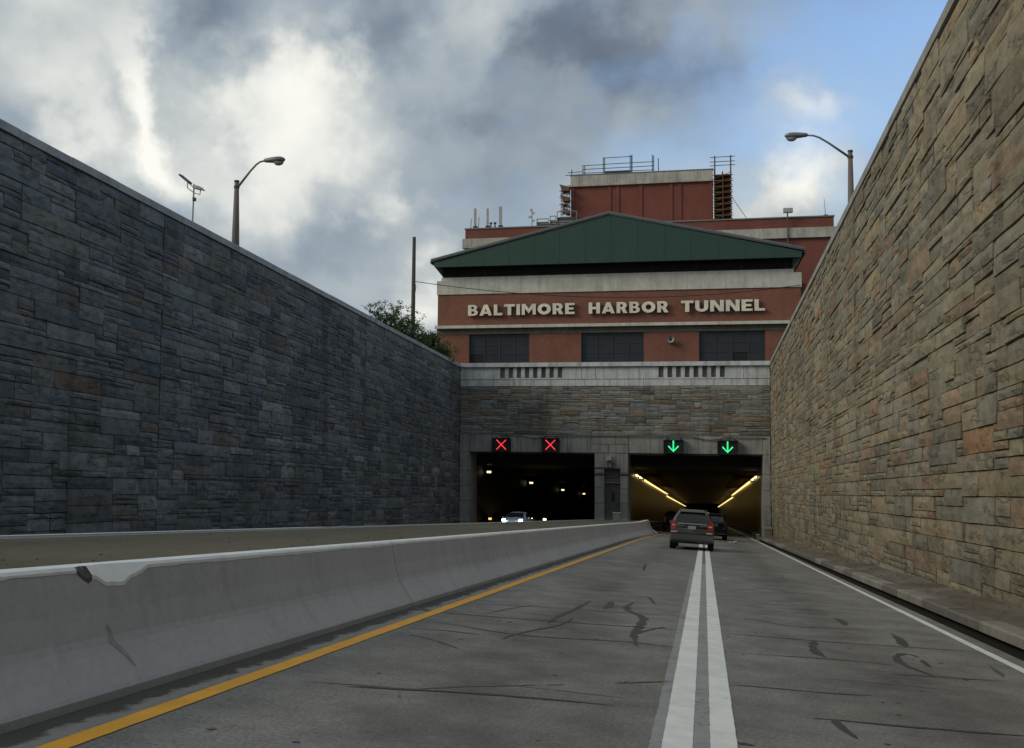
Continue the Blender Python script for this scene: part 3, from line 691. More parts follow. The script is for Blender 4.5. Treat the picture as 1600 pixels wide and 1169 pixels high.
PAL_L = [(6, (0.160, 0.178, 0.192)), (4, (0.132, 0.150, 0.166)), (3, (0.190, 0.208, 0.217)), (3, (0.155, 0.163, 0.160)), (1.0, (0.160, 0.147, 0.138)), (0.05, (0.17, 0.135, 0.11)), (2, (0.108, 0.126, 0.148)), (1, (0.225, 0.240, 0.245))]  # same stone as the right wall, blue shade and grime put into its colour
PAL_L0 = [(5, (0.165, 0.180, 0.190)), (4, (0.135, 0.152, 0.165)), (3, (0.195, 0.208, 0.208)), (3, (0.160, 0.162, 0.150)), (1.5, (0.165, 0.145, 0.130)), (0.25, (0.19, 0.135, 0.10)), (2, (0.115, 0.128, 0.142)), (1, (0.22, 0.23, 0.225))]
PAL_P = [(5, (0.220, 0.215, 0.185)), (4, (0.250, 0.24, 0.205)), (3, (0.19, 0.20, 0.19)), (2, (0.205, 0.175, 0.135)), (0.2, (0.23, 0.16, 0.115)), (3, (0.22, 0.235, 0.235)), (1.5, (0.15, 0.15, 0.13))]
def px(p):
    d = Vector(p)-Vector((0, 0, CAMZ)); w = d.dot(fw)
    return (800+1500*d.dot(rt2)/w, 584.5-1500*d.dot(up2)/w) if w > 0.5 else None
def build_wall(parent, rects, P, mat, pal, seed, keep, limit=300, proud=(0.025, 0.065), name='stone'):
    r = random.Random(seed); scored = []
    for rc in rects:
        pts = [P(rc[0], rc[1], 0), P(rc[2], rc[1], 0), P(rc[2], rc[3], 0), P(rc[0], rc[3], 0)]
        if not keep(pts): continue
        q = [px(p) for p in pts]; a = 0
        if all(q) and any(-20 < p[0] < 1620 and -20 < p[1] < 1190 for p in q):
            for i in range(4): a += q[i][0]*q[(i+1) % 4][1]-q[(i+1) % 4][0]*q[i][1]
            a = abs(a)/2
            vis = sum(1 for p in q if 0 <= p[0] <= 1600 and 0 <= p[1] <= 1169)/4; a *= vis
        scored.append((a, rc))
    scored.sort(key=lambda t: -t[0]); rest = MB()
    for i, (a, rc) in enumerate(scored):
        rect = (rc[0]+(0.016 if rc[4] else 0), rc[1], rc[2]-(0.016 if rc[5] else 0), rc[3]) if len(rc) > 4 else rc
        if i < limit and a > 0:
            g = MB(); stone_mesh(g, rect, P, r, pick(pal, r), proud=proud)
            if g.v: g.build(name, mat, parent)
        else: stone_mesh(rest, rect, P, r, pick(pal, r), proud=proud)
    if rest.v: rest.build('stone_facing', mat, parent, kind='stuff')

# ---- retaining walls
def wall(side, label, mat, mort, cop, pal, y0, seed, breaks):
    x0 = XR if side > 0 else XL; s_ = -1 if side > 0 else 1       # outward into the cutting
    t = empty('retaining_wall', (x0, 40, -GR*40), label=label, cat='wall', group='stone walls of the cutting')
    y1 = 77.5; xb = x0-s_*0.55; xf = x0-s_*0.03
    g = MB()
    def ring(i):
        y = (-80, y0, 75.0 if side > 0 else 75.0, y1)[i]; z0 = -GR*y-1.0; zt = ztop(y)-0.275
        a, b_ = min(xb, xf), max(xb, xf)
        return [(a, y, z0), (b_, y, z0), (b_, y, zt), (a, y, zt)]
    g.extrude_profile(ring, 4); g.build('wall_core', mort, t)
    H = 13.6
    if side > 0: P = lambda u, v, d: (xf+s_*d, y1*0+75.2-u, ztop(75.2-u)-0.275-v)
    else: P = lambda u, v, d: (xf+s_*d, y0+u, ztop(y0+u)-0.275-v)
    L = 75.2-y0
    bk = [(75.2-b) if side > 0 else (b-y0) for b in breaks]
    rects = [rc for rc in ashlar(L, H, seed, breaks=bk)]
    if side > 0: rects = [(a, b, min(c, L), d, e, f) for a, b, c, d, e, f in rects]
    else: rects = [(a, b, min(c, L), d, e, f) for a, b, c, d, e, f in rects]
    rects = [(a, b, c, d, e, f) for a, b, c, d, e, f in rects if c-a > 0.08]
    if side > 0: P2 = P
    # v runs downwards: flip so that the outward normal is right
    Pm = (lambda u, v, d: P(u, v, d))
    floor = (lambda y: zk(0, y, 0.25)) if side > 0 else (lambda y: -GR*y-0.1)
    build_wall(t, rects, Pm, mat, pal, seed, lambda pts: max(p[2] for p in pts) > floor(pts[0][1]), proud=(0.03, 0.075) if side > 0 else (0.02, 0.06))
    # coping stones
    r = random.Random(seed+5); y = -80.0
    while y < y1-0.1:
        Lc = 10 if y < 5 else 2.35
        if y < 5 and y+Lc > 5: Lc = 5-y
        ye = min(y+Lc, y1)
        xa = x0+s_*0.075; xz = x0-s_*0.58; a, b_ = min(xa, xz), max(xa, xz); dz = r.uniform(-.006, .006); g = MB(); gp = 0.010
        p0 = y+gp; p1 = ye-gp; c = 0.02
        def ring(i):
            yy = (p0, p1)[i]; z = ztop(yy)+dz
            return [(a, yy, z-0.262), (b_, yy, z-0.262), (b_, yy, z-c), (b_-c, yy, z), (a+c, yy, z), (a, yy, z-c)]
        g.extrude_profile(ring, 2); g.build('coping_stone', cop, t); y = ye
    return t
wallL = wall(-1, 'tall stone retaining wall on the left of the road, dark blue shade in its colour', M['stone_l'], M['mortar_l'], M['coping_l'], PAL_L, 12.0, 21, (31.6, 53.0))
wallR = wall(1, 'tall tan and olive stone retaining wall on the right of the road', M['stone_r'], M['mortar_r'], M['coping'], PAL_R, 6.0, 34, (40.0, 63.5))

# ------------------------------------------------------------------ tunnel portal
portal = empty('tunnel_portal', (-7.1, YP, -6.6), label='grey stone and concrete tunnel front with two rectangular road openings', cat='tunnel portal')
XA, XB = -19.22, 4.93
OL0, OL1, OR0, OR1, ZO = -18.40, -8.38, -5.76, 4.36, -0.40
g = MB()
g.box(XA, XB, 75.25, 77.5, ZO, 6.35)
g.box(XA, OL0, 75.25, 77.5, -9, ZO-0.002); g.box(OR1, XB, 75.25, 77.5, -9, ZO-0.002)
g.box(OL1, -7.62, 75.25, 77.5, -9, ZO-0.002); g.box(-6.40, OR0, 75.25, 77.5, -9, ZO-0.002); g.box(-7.62, -6.40, 75.6, 77.5, -9, ZO-0.002)
g.box(-7.62, -6.40, 75.25, 75.6, -1.62, ZO-0.002)
g.build('portal_core', M['concrete'], portal)
r = random.Random(9)
def blocks(x0, x1, z0, z1, yf, mean, name, mat, gap=0.012, jit=0.3, yb=75.249):
    x = x0
    while x < x1-0.01:
        w = mean*r.uniform(1-jit, 1+jit); xe = x+w
        if x1-xe < mean*0.4: xe = x1
        d = r.uniform(-.006, .006); g = MB()
        c = 0.015; X0, X1, Z0, Z1 = x+gap, xe-gap, z0+gap, z1-gap; Y = yf+d
        g.v += [(X0, yb, Z0), (X1, yb, Z0), (X1, yb, Z1), (X0, yb, Z1), (X0, Y+c, Z0), (X1, Y+c, Z0), (X1, Y+c, Z1), (X0, Y+c, Z1), (X0+c, Y, Z0+c), (X1-c, Y, Z0+c), (X1-c, Y, Z1-c), (X0+c, Y, Z1-c)]
        for f in ((4, 5, 1, 0), (5, 6, 2, 1), (6, 7, 3, 2), (7, 4, 0, 3), (8, 9, 5, 4), (9, 10, 6, 5), (10, 11, 7, 6), (11, 8, 4, 7), (11, 10, 9, 8)): g.face(f)
        g.build(name, mat, portal); x = xe
# coping with its overhang
x = XA
while x < XB-0.05:
    xe = min(x+2.42, XB); xe = XB if XB-xe < 0.5 else xe; g = MB()
    g.box(x+0.01, xe-0.01, 74.74, 75.75, 6.37, 6.70); g.build('coping_stone', M['block'], portal); x = xe
# frieze with two groups of eight vertical slots
zf0, zf1 = 5.37, 6.355
blocks(XA, -15.93, zf0, zf1, 74.96, 1.1, 'frieze_block', M['block'])
def slots(xs0, n, pitch, sw):
    g = MB(); g.box(xs0, xs0+n*pitch-(pitch-sw), 75.15, 75.249, 5.5, 6.34); g.build('slot_recess', M['kerb'], portal)
    for i in range(n-1):
        a = xs0+i*pitch+sw; g = MB(); g.box(a, a+pitch-sw, 74.96, 75.149, 5.5, 6.345); g.build('slot_bar', M['block'], portal)
    g = MB(); g.box(xs0, xs0+n*pitch-(pitch-sw), 74.962, 75.249, 5.375, 5.498); g.build('slot_sill', M['block'], portal)
slots(-15.92, 8, 0.66, 0.36); e1 = -15.92+8*0.66-0.30
blocks(e1+0.002, -3.40, zf0, zf1, 74.96, 1.5, 'frieze_block', M['block'])
slots(-3.39, 8, 0.66, 0.36); e2 = -3.39+8*0.66-0.30
blocks(e2+0.002, XB, zf0, zf1, 74.96, 1.4, 'frieze_block', M['block'])
blocks(XA, XB, 4.83, 5.365, 74.99, 1.6, 'band_block', M['block'])
# stone field
Pp = lambda u, v, d: (XA+u, 75.22-d*1.2, 1.0+3.83-v)
rp = ashlar(XB-XA, 3.83, 55, uw=0.33, uh=(0.15, 0.21), maxw=7, maxh=3, wh=(0.45, 0.42, 0.13))
rp = [(a, b, min(c, XB-XA), min(d, 3.83)) for a, b, c, d, e, f in rp if min(c, XB-XA)-a > 0.08 and min(d, 3.83)-b > 0.06]
build_wall(portal, rp, Pp, M['stone_p'] if 'stone_p' in M else M['stone_r'], PAL_P, 55, lambda p: True, limit=290, proud=(0.15, 0.19))
# concrete lintel course
blocks(XA, OL0-0.001, -0.4, 1.0, 75.00, 0.9, 'concrete_panel', M['concrete'])
blocks(OL0, OL1-0.3, -0.39, 1.0, 75.04, 1.9, 'lintel_panel', M['concrete'])
blocks(OL1-0.299, OR0, -0.39, 0.28, 75.00, 1.3, 'concrete_panel', M['concrete'])
blocks(OL1-0.299, OR0, 0.285, 1.0, 75.00, 1.5, 'concrete_panel', M['concrete'])
blocks(OR0+0.001, OR1, -0.39, 1.0, 75.04, 2.0, 'lintel_panel', M['concrete'])
blocks(OR1+0.001, XB, -0.4, 1.0, 75.00, 0.57, 'concrete_panel', M['concrete'])
for z0, z1 in ((-8, -6), (-6, -4.3), (-4.3, -3.1), (-3.1, -1.9), (-1.9, -0.405)):
    blocks(XA, OL0-0.001, z0, z1, 75.00, 0.9, 'pilaster_block', M['concrete'])
    blocks(OR1+0.001, XB, z0, z1, 75.00, 0.9, 'pilaster_block', M['concrete'])
    blocks(OL1, -7.63, z0, z1, 75.00, 0.9, 'pilaster_block', M['concrete'], jit=0)
    blocks(-6.39, OR0, z0, z1, 75.00, 0.9, 'pilaster_block', M['concrete'], jit=0)
blocks(-7.63, -6.39, -1.60, -0.405, 75.02, 1.3, 'concrete_panel', M['concrete'], jit=0)
# soffit angle above each opening
for a, b_ in ((OL0, OL1), (OR0, OR1)):
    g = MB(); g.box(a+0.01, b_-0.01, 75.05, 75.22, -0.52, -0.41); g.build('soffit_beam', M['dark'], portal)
# service door in the pier
g = MB(); g.box(-7.60, -6.42, 75.42, 75.5, -5.6, -2.75); dr = g.build('door', M['door'], portal)
g = MB(); g.box(-7.07, -6.86, 75.395, 75.419, -4.15, -3.45); g.build('window', M['dark'], dr)
g = MB(); g.box(-7.50, -7.44, 75.39, 75.419, -4.5, -4.35); g.build('handle', M['galv'], dr)
g = MB(); g.box(-7.60, -6.42, 75.30, 75.45, -2.42, -1.64); g.build('transom_box', M['darkmetal'], portal)
g = MB(); g.box(-7.61, -6.41, 75.22, 75.34, -2.74, -2.60); g.box(-7.61, -6.41, 75.24, 75.34, -2.52, -2.44); g.build('door_lintel', M['kerb'], portal)
for a, b_ in ((OL1-0.03, -7.61), (-6.41, OR0+0.03)):
    g = MB(); g.box(a, b_, 74.95, 74.992, -2.10, -1.99); g.build('steel_band', M['black'], portal)
g = MB(); g.box(-8.42, -6.9, 74.97, 74.99, -1.62, -1.50); g.build('steel_band', M['darkmetal'], portal)
# conduit that hangs across the lintels
g = MB()
def sag(x0, x1, z, dz, n=8): return [(x0+(x1-x0)*i/n, 74.93, z-dz*4*(i/n)*(1-i/n)) for i in range(n+1)]
pts = sag(-15.9, -14.2, 0.92, 0.0)+sag(-14.0, -12.2, 0.90, 0.18)[1:]+sag(-12.0, -0.9, 0.92, 0.0)[1:]+sag(-0.7, 1.6, 0.90, 0.22)[1:]+sag(1.8, 4.6, 0.86, 0.0)[1:]
g.tube(pts, 0.035, 6); g.build('conduit', M['darkmetal'], portal)
for x in (-12.3, -10.9, -2.3, 1.7):
    g = MB(); g.tube([(x, 74.93, 0.95), (x, 74.9, 0.70)], 0.03, 6); g.build('conduit_drop', M['darkmetal'], portal)
# box and camera over the door
t = empty('security_camera', (-7.15, 74.8, -1.0), label='small pale camera box with cables above the service door', cat='camera')
g = MB(); g.box(-7.45, -7.05, 74.72, 74.99, -0.95, -0.62); g.build('camera_box', M['pale'], t)
g = MB(); g.tube([(-7.3, 74.86, -0.95), (-7.32, 74.92, -1.5), (-7.25, 74.95, -1.68)], 0.03, 6); g.tube([(-7.1, 74.86, -0.95), (-7.0, 74.92, -1.4), (-6.85, 74.95, -1.66)], 0.03, 6); g.build('cable', M['black'], t)
g = MB(); g.box(-6.98, -6.80, 74.70, 74.96, -1.28, -1.12); g.build('lens_housing', M['darkmetal'], t)
# small box on the median before the door
zb = zmed(0, 73.6); t = empty('utility_box', (-6.5, 73.6, zb), label='small grey box standing on the median before the service door', cat='box')
g = MB(); g.box(-6.80, -6.25, 73.35, 73.8, zb, zb+0.55); g.build('box_body', M['pale'], t)
g = MB(); g.box(-6.83, -6.22, 73.32, 73.83, zb+0.551, zb+0.60); g.build('box_lid', M['block'], t)
# concrete end post of the kerb
zb = zk(0, 74, 0.2); t = empty('concrete_post', (4.6, 74, zb), label='squat concrete block at the far end of the right kerb', cat='concrete block')
g = MB(); g.box(4.42, 4.90, 73.6, 74.7, zb-0.5, zb+0.62); g.build('block_body', M['kerb'], t)
g = MB(); g.box(4.38, 4.92, 73.56, 74.72, zb+0.621, zb+0.70); g.build('block_cap', M['kerb_light'], t)
zb = zk(0, 73, 0.0); t = empty('inlet_post', (3.9, 73.2, zb), label='small dark stub post where the gutter meets the tunnel', cat='post')
g = MB(); g.box(3.75, 3.95, 73.0, 73.4, zb-.3, zb+0.35); g.build('post_body', M['kerb'], t)
g = MB(); g.box(3.73, 3.97, 72.98, 73.42, zb+0.351, zb+0.39); g.build('post_cap', M['kerb_light'], t)

# ---- lane signals
def signal(x0, x1, z0, z1, kind, label):
    t = empty('lane_signal', ((x0+x1)/2, 74.8, z0), label=label, cat='lane signal', group='lane control signals above the tunnel openings')
    g = MB(); g.box(x0, x1, 74.62, 74.93, z0, z1); g.build('housing', M['black'], t)
    g = MB(); g.box(x0+0.05, x1-0.05, 74.44, 74.62, z1-0.05, z1-0.02); g.box(x0+0.03, x0+0.05, 74.46, 74.62, z0+0.1, z1-0.02); g.box(x1-0.05, x1-0.03, 74.46, 74.62, z0+0.1, z1-0.02); g.build('visor', M['black'], t)
    g = MB(); cx, cz = (x0+x1)/2, (z0+z1)/2+0.02; y = 74.60
    if kind == 'X':
        a = 0.38
        g.tube([(cx-a, y, cz-a), (cx+a, y, cz+a)], 0.036, 8); g.tube([(cx-a, y-0.004, cz+a), (cx+a, y-0.004, cz-a)], 0.036, 8)
        g.build('red_cross', M['red_led'], t)
    else:
        g.tube([(cx, y, cz+0.44), (cx, y, cz-0.34)], 0.052, 8)
        g.tube([(cx-0.38, y-0.004, cz+0.02), (cx, y-0.004, cz-0.38), (cx+0.38, y-0.004, cz+0.02)], 0.052, 8)
        g.build('green_arrow', M['green_led'], t)
    for q in (x0+0.25, x1-0.25):
        g = MB(); g.box(q-0.03, q+0.03, 74.80, 75.03, z1, z1+0.12); g.build('bracket', M['darkmetal'], t)
signal(-16.47, -15.02, -0.36, 0.72, 'X', 'lane signal with red cross over the left opening, nearer the left wall')
signal(-12.50, -11.12, -0.34, 0.74, 'X', 'lane signal with red cross over the left opening, nearer the door pier')
signal(-3.04, -1.54, -0.36, 0.69, 'A', 'lane signal with green arrow above the grey suv, nearer the door pier')
signal(1.00, 2.52, -0.40, 0.66, 'A', 'lane signal with green arrow nearer the right stone wall')

# ------------------------------------------------------------------ tunnel tubes
def tube_shell(name, x0, x1, mw, mc, label, h=5.35):
    t = empty(name, ((x0+x1)/2, 78, -7), label=label, cat='tunnel')
    ys = lin(77.5, 330, 30)
    zc = lambda y: -GR*y+h; zb_ = lambda y: -GR*y-0.4
    for xw, s_, nm in ((x0, 1, 'tunnel_wall'), (x1, -1, 'tunnel_wall')):
        g = MB()
        for y in ys: g.v += [(xw, y, zb_(y)), (xw, y, zc(y)), (xw-s_*0.4, y, zc(y)), (xw-s_*0.4, y, zb_(y))]
        for i in range(len(ys)-1):
            for j in range(4): b = i*4; g.face((b+j, b+(j+1) % 4, b+4+(j+1) % 4, b+4+j))
        g.build(nm, mw, t)
    g = MB()
    for y in ys: g.v += [(x0-0.4, y, zc(y)), (x1+0.4, y, zc(y)), (x1+0.4, y, zc(y)+0.4), (x0-0.4, y, zc(y)+0.4)]
    for i in range(len(ys)-1):
        for j in range(4): b = i*4; g.face((b+j, b+(j+1) % 4, b+4+(j+1) % 4, b+4+j))
    g.build('tunnel_ceiling', mc, t)
    g = MB(); g.box(x0-0.4, x1+0.4, 77.51, 77.9, zc(77.5)-0.02+0.0, ZO+1.2); g.build('headwall', M['dark'], t)  # near-black colour paints in the shade of the unlit ceiling drop
    g = MB(); yy = 330; g.box(x0-0.4, x1+0.4, yy+0.01, yy+0.4, zb_(yy), zc(yy)+0.4); g.build('end_wall', M['dark'], t)
    wl_, wr_ = (-4.35, 3.78) if x0 > -10 else (x0+0.7, x1-0.7)
    for a, b_ in ((x0+0.002, wl_), (wr_, x1-0.002)):
        g = MB()
        def ring(i):
            y = ys[i]; z = -GR*y
            return [(a, y, z-0.3), (b_, y, z-0.3), (b_, y, z+0.30), (a, y, z+0.30)]
        g.extrude_profile(ring, len(ys)); g.build('side_walkway', M['drain'], t)
    return t
tR = tube_shell('tunnel_tube', OR0, OR1, M['tile'], M['ceil'], 'right hand tunnel tube lit by two rows of yellow lamps')
tL = tube_shell('tunnel_tube', OL0, OL1, M['tile_shaded'], M['tile_shaded'], 'left hand tunnel tube, almost black inside')
# ceiling ribs that catch the lamp light
for side, x0, x1 in (('l', OR0+0.01, OR0+1.7), ('r', OR1-1.7, OR1-0.01)):
    for i in range(14):
        y = 84+i*3.4; z = -GR*y+5.35; g = MB(); g.box(x0, x1, y, y+0.18, z-0.22, z-0.002); g.build('ceiling_rib', M['ceil'], tR)
def tlamp(x, y0, y1, z, mat, label, group, s_):
    t = empty('tunnel_lamp', (x, (y0+y1)/2, z), label=label, cat='tunnel lamp', group=group)
    g = MB(); w = 0.30
    dz = -GR*(y1-y0)
    g.hexa([(x, y0, z+0.0), (x+s_*w, y0, z+0.0), (x+s_*w, y1, z+dz), (x, y1, z+dz), (x, y0, z+0.16), (x+s_*w*0.4, y0, z+0.16), (x+s_*w*0.4, y1, z+dz+0.16), (x, y1, z+dz+0.16)])
    g.build('lamp_housing', M['darkmetal'], t)
    g = MB(); o = 0.012
    # sloping lens facing the road
    g.poly([(x+s_*(w+o), y0+0.03, z+0.01), (x+s_*(w+o), y1-0.03, z+dz+0.01), (x+s_*(w*0.4+o), y1-0.03, z+dz+0.15), (x+s_*(w*0.4+o), y0+0.03, z+0.15)])
    g.poly([(x+s_*0.02, y0+0.02, z-0.012), (x+s_*w, y0+0.02, z-0.012), (x+s_*w, y1-0.02, z+dz-0.012), (x+s_*0.02, y1-0.02, z+dz-0.012)])
    g.poly([(x+s_*0.02, y0-0.012, z), (x+s_*w, y0-0.012, z), (x+s_*w*0.4, y0-0.012, z+0.15), (x+s_*0.02, y0-0.012, z+0.15)])
    g.build('lens', mat, t)
for x, s_, sd_ in ((OR0+0.05, 1, 'left'), (OR1-0.05, -1, 'right')):
    for i, (y, dl) in enumerate(((82.2, 0.9), (87.0, 0.9))):
        tlamp(x, y, y+dl, -GR*y+4.72, M['tunnel_lamp_near'], ('first single lamp on the %s wall of the lit tunnel' if i == 0 else 'second single lamp on the %s wall of the lit tunnel') % sd_, 'single lamps at the start of the lit tunnel', s_)
    y = 94.0
    while y < 300:
        off = 0.0 if y < 150 else -0.35
        tlamp(x, y, y+(2.2 if y < 150 else 2.6), -GR*y+4.72+off, M['tunnel_lamp'], 'yellow lamp in the continuous row on the %s wall inside the lit tunnel' % sd_, 'continuous row of lamps on the %s wall of the lit tunnel' % sd_, s_)
        y += 3.0
for i, y in enumerate((80.1, 100.6, 123.9, 146.3)):
    z = -GR*y+(4.76, 4.53, 4.4, 4.42)[i]-0.1; x = -17.95
    t = empty('tunnel_lamp', (x, y, z), label=['nearest pale lamp inside the dark left tunnel, highest of the four', 'second pale lamp inside the dark left tunnel', 'third pale lamp inside the dark left tunnel', 'farthest and smallest pale lamp inside the dark left tunnel'][i], cat='tunnel lamp', group='lamps in the dark left tunnel')
    g = MB(); g.box(x-0.42, x+0.30, y, y+0.4, z-0.05, z+0.30); g.build('lamp_housing', M['darkmetal'], t)
    for q in (0, 1):
        g = MB(); g.box(x-0.17+q*0.20, x-0.03+q*0.20, y-0.03, y-0.005, z+0.05, z+0.21); g.build('lens', M['lamp_cold'], t)

# ------------------------------------------------------------------ administration building
bld = empty('tunnel_building', (-7.7, 84, 5.7), label='red brick building with green gable and large pale letters above the portal', cat='building')
BX0, BX1, BY = -23.72, 8.12, 84.0
wins = ((-20.76, -15.22), (-10.58, -5.09), (-0.37, 5.17))
zw0, zw1 = 6.5, 9.86
xs_ = [BX0]+[v for w in wins for v in w]+[BX1]
g = MB()
g.box(BX0, BX1, BY, 97.5, 9.952, 13.58)
g.box(BX0, BX1, BY+0.3, 97.5, 5.0, zw0)
for a, b_ in zip(xs_[0::2], xs_[1::2]): g.box(a, b_, BY, BY+0.4, zw0+0.002, 9.95)
g.box(BX0, BX1, BY+0.02, BY+0.3, 5.0, zw0)
g.box(BX0, BX1, BY+0.6, 97.5, zw0+0.004, 9.948)
g.build('brick_wall', M['brick'], bld)
g = MB(); g.box(BX0-0.05, BX1+0.05, BY-0.06, 97.4, 9.953, 10.45); g.build('lintel_band', concrete('lintel_concrete', (0.15, 0.14, 0.11), 0.6), bld)
# the ledge in slabs
x = BX0-0.12
while x < BX1:
    xe = min(x+3.2, BX1+0.12); g = MB(); g.box(x+0.006, xe-0.006, BY-0.55, BY-0.06, 10.455, 10.72); g.build('ledge_slab', M['band'], bld); x = xe
# concrete cornice band
x = BX0-0.08; r = random.Random(4)
while x < BX1:
    xe = min(x+3.21, BX1+0.08); g = MB(); g.box(x+0.006, xe-0.006, BY-0.10, BY+0.3, 13.6, 14.85); g.build('cornice_slab', M['band'], bld); x = xe
g = MB(); g.box(BX0+0.32, BX1-0.55, BY-0.02, 97, 14.852, 15.16); g.build('cornice_cap', M['band'], bld)
g = MB(); g.box(BX0+0.1, BX1-0.3, BY+0.31, 97, 13.6, 14.84); g.build('upper_wall', M['brick'], bld)
for i, (a, b_) in enumerate(wins):
    g = MB(); y = BY+0.22
    g.box(a, b_, y, y+0.1, zw1-0.12, zw1+0.08); g.box(a, b_, y, y+0.1, zw0, zw0+0.1)
    g.box(a, a+0.1, y, y+0.1, zw0+0.1, zw1-0.12); g.box(b_-0.1, b_, y, y+0.1, zw0+0.1, zw1-0.12)
    nx_, nz_ = 4, 4
    for k_ in range(1, nx_): q = a+(b_-a)*k_/nx_; g.box(q-0.05, q+0.05, y, y+0.09, zw0+0.1, zw1-0.12)
    for k_ in range(1, nz_): q = zw0+(zw1-zw0)*k_/nz_; g.box(a+0.1, b_-0.1, y+0.01, y+0.08, q-0.03, q+0.03)
    w = g.build('window', M['mullion'], bld)
    for k_ in range(nx_):
        for q_ in range(nz_):
            x0 = a+(b_-a)*k_/nx_+0.04; x1 = a+(b_-a)*(k_+1)/nx_-0.04; z0 = zw0+(zw1-zw0)*q_/nz_+0.02; z1 = zw0+(zw1-zw0)*(q_+1)/nz_-0.02
            g = MB(); dy = r.uniform(-.012, .012)
            g.poly([(x0, y+0.05+dy, z0), (x1, y+0.05, z0), (x1, y+0.05-dy, z1), (x0, y+0.05, z1)])
            dark = (i == 0 and k_ == 0 and q_ == 1) or (i == 2 and k_ == 2 and q_ == 1)
            g.build('pane', M['dark'] if dark else M['glass'], w)
# louvre band and soffit under the gable
g = MB(); g.box(BX0+0.42, BX1-0.62, BY+0.10, 97, 15.162, 16.05); g.build('louver_recess', M['louver'], bld)
for k_ in range(7):
    z = 15.22+k_*0.115; g = MB(); x0, x1 = BX0+0.5, BX1-0.7
    g.hexa([(x0, BY-0.02, z), (x1, BY-0.02, z), (x1, BY+0.095, z+0.05), (x0, BY+0.095, z+0.05), (x0, BY-0.02, z+0.02), (x1, BY-0.02, z+0.02), (x1, BY+0.095, z+0.07), (x0, BY+0.095, z+0.07)])
    g.build('slat', M['louver2'], bld)
for k_ in range(9):
    x = BX0+0.6+k_*3.75; g = MB(); g.box(x, x+0.12, BY-0.04, BY-0.022, 15.17, 16.04); g.build('louver_post', M['louver'], bld)
GY = 82.8; XLG, XRG, XP = -23.72, 8.10, -7.98; ZG = 15.95
g = MB()   # green gable face with thickness, and soffit that slopes back to the wall
f0 = [(XLG, ZG), (XRG, ZG), (XRG+0.06, 16.42), (XP, 20.15), (XLG-0.10, 16.34)]
b0 = len(g.v)
g.v += [(x, GY, z) for x, z in f0]+[(x, GY+0.25, z) for x, z in f0]
g.face((4, 3, 2, 1, 0)[::-1]); g.face((5, 6, 7, 8, 9)[::-1])
for j in range(5): g.face((j, (j+1) % 5, 5+(j+1) % 5, 5+j))
g.build('gable_panel', M['green'], bld)
for k_ in range(1, 14):
    x = XLG+k_*(XRG-XLG)/14; zt = 16.4+(20.15-16.4)*((x-XLG)/(XP-XLG) if x < XP else (XRG-x)/(XRG-XP))-0.05
    g = MB(); g.box(x-0.02, x+0.02, GY-0.018, GY-0.001, ZG+0.02, zt); g.build('panel_seam', M['green_seam'], bld)
g = MB()

for xo, xi in ((XLG, BX0+0.46), (XRG, BX1-0.66)):
    g = MB(); g.hexa([(xi, BY+0.098, 15.2), (xi, BY+0.098, ZG+0.3), (xi, 96, ZG+0.3), (xi, 96, 15.2), (xo, GY+0.252, ZG), (xo, GY+0.252, ZG+0.3), (xo, 96, ZG+0.3), (xo, 96, ZG)])
    g.build('side_soffit', M['rim'], bld)

g = MB(); g.poly([(XLG, GY+0.252, ZG+0.08), (XRG, GY+0.252, ZG+0.08), (BX1-0.6, BY+0.12, ZG+0.09), (BX0+0.4, BY+0.12, ZG+0.09)]); g.build('front_soffit', M['louver'], bld)
def rimbar(xa, za, xb, zb, th, name):
    g = MB(); y0, y1 = GY-0.10, 97.5
    g.hexa([(xa, y0, za), (xb, y0, zb), (xb, y1, zb), (xa, y1, za), (xa, y0, za+th), (xb, y0, zb+th), (xb, y1, zb+th), (xa, y1, za+th)])
    return g.build(name, M['rim'], bld)
rimbar(-24.02, 16.42, XP, 20.16, 0.16, 'roof_slope'); rimbar(XP, 20.16, 8.34, 16.50, 0.16, 'roof_slope')
def rimbar2(xa, za, xb, zb):
    g = MB(); g.hexa([(xa, GY-0.17, za), (xb, GY-0.17, zb), (xb, GY-0.102, zb), (xa, GY-0.102, za), (xa, GY-0.17, za+0.18), (xb, GY-0.17, zb+0.18), (xb, GY-0.102, zb+0.18), (xa, GY-0.102, za+0.18)])
    g.build('barge_board', M['roof'], bld)
rimbar2(-24.04, 16.50, XP, 20.25); rimbar2(XP, 20.25, 8.36, 16.58)
for x in (-24.10, 8.30):
    g = MB(); g.box(x, x+0.14, GY-0.1, 97, 16.28, 16.50); g.build('roof_gutter', M['darkmetal'], bld)
# horn loudspeaker on the brickwork
t = empty('horn_speaker', (-2.77, BY, 9.24), label='round grey horn loudspeaker on brick between second and third windows', cat='loudspeaker')
g = MB(); n = 16
for rr_, yy in ((0.30, BY-0.55), (0.22, BY-0.42), (0.08, BY-0.20), (0.07, BY-0.0)):
    for j in range(n): a = 2*math.pi*j/n; g.v.append((-2.77+rr_*math.cos(a), yy, 9.24+rr_*math.sin(a)))
for i in range(3):
    for j in range(n): g.face((i*n+j, i*n+(j+1) % n, (i+1)*n+(j+1) % n, (i+1)*n+j))
g.build('horn_bell', M['pale'], t)
g = MB(); g.box(-2.84, -2.70, BY-0.30, BY-0.001, 8.85, 9.05); g.tube([(-2.77, BY-0.2, 8.98), (-2.77, BY-0.25, 9.2)], 0.03, 6); g.build('bracket', M['darkmetal'], t)

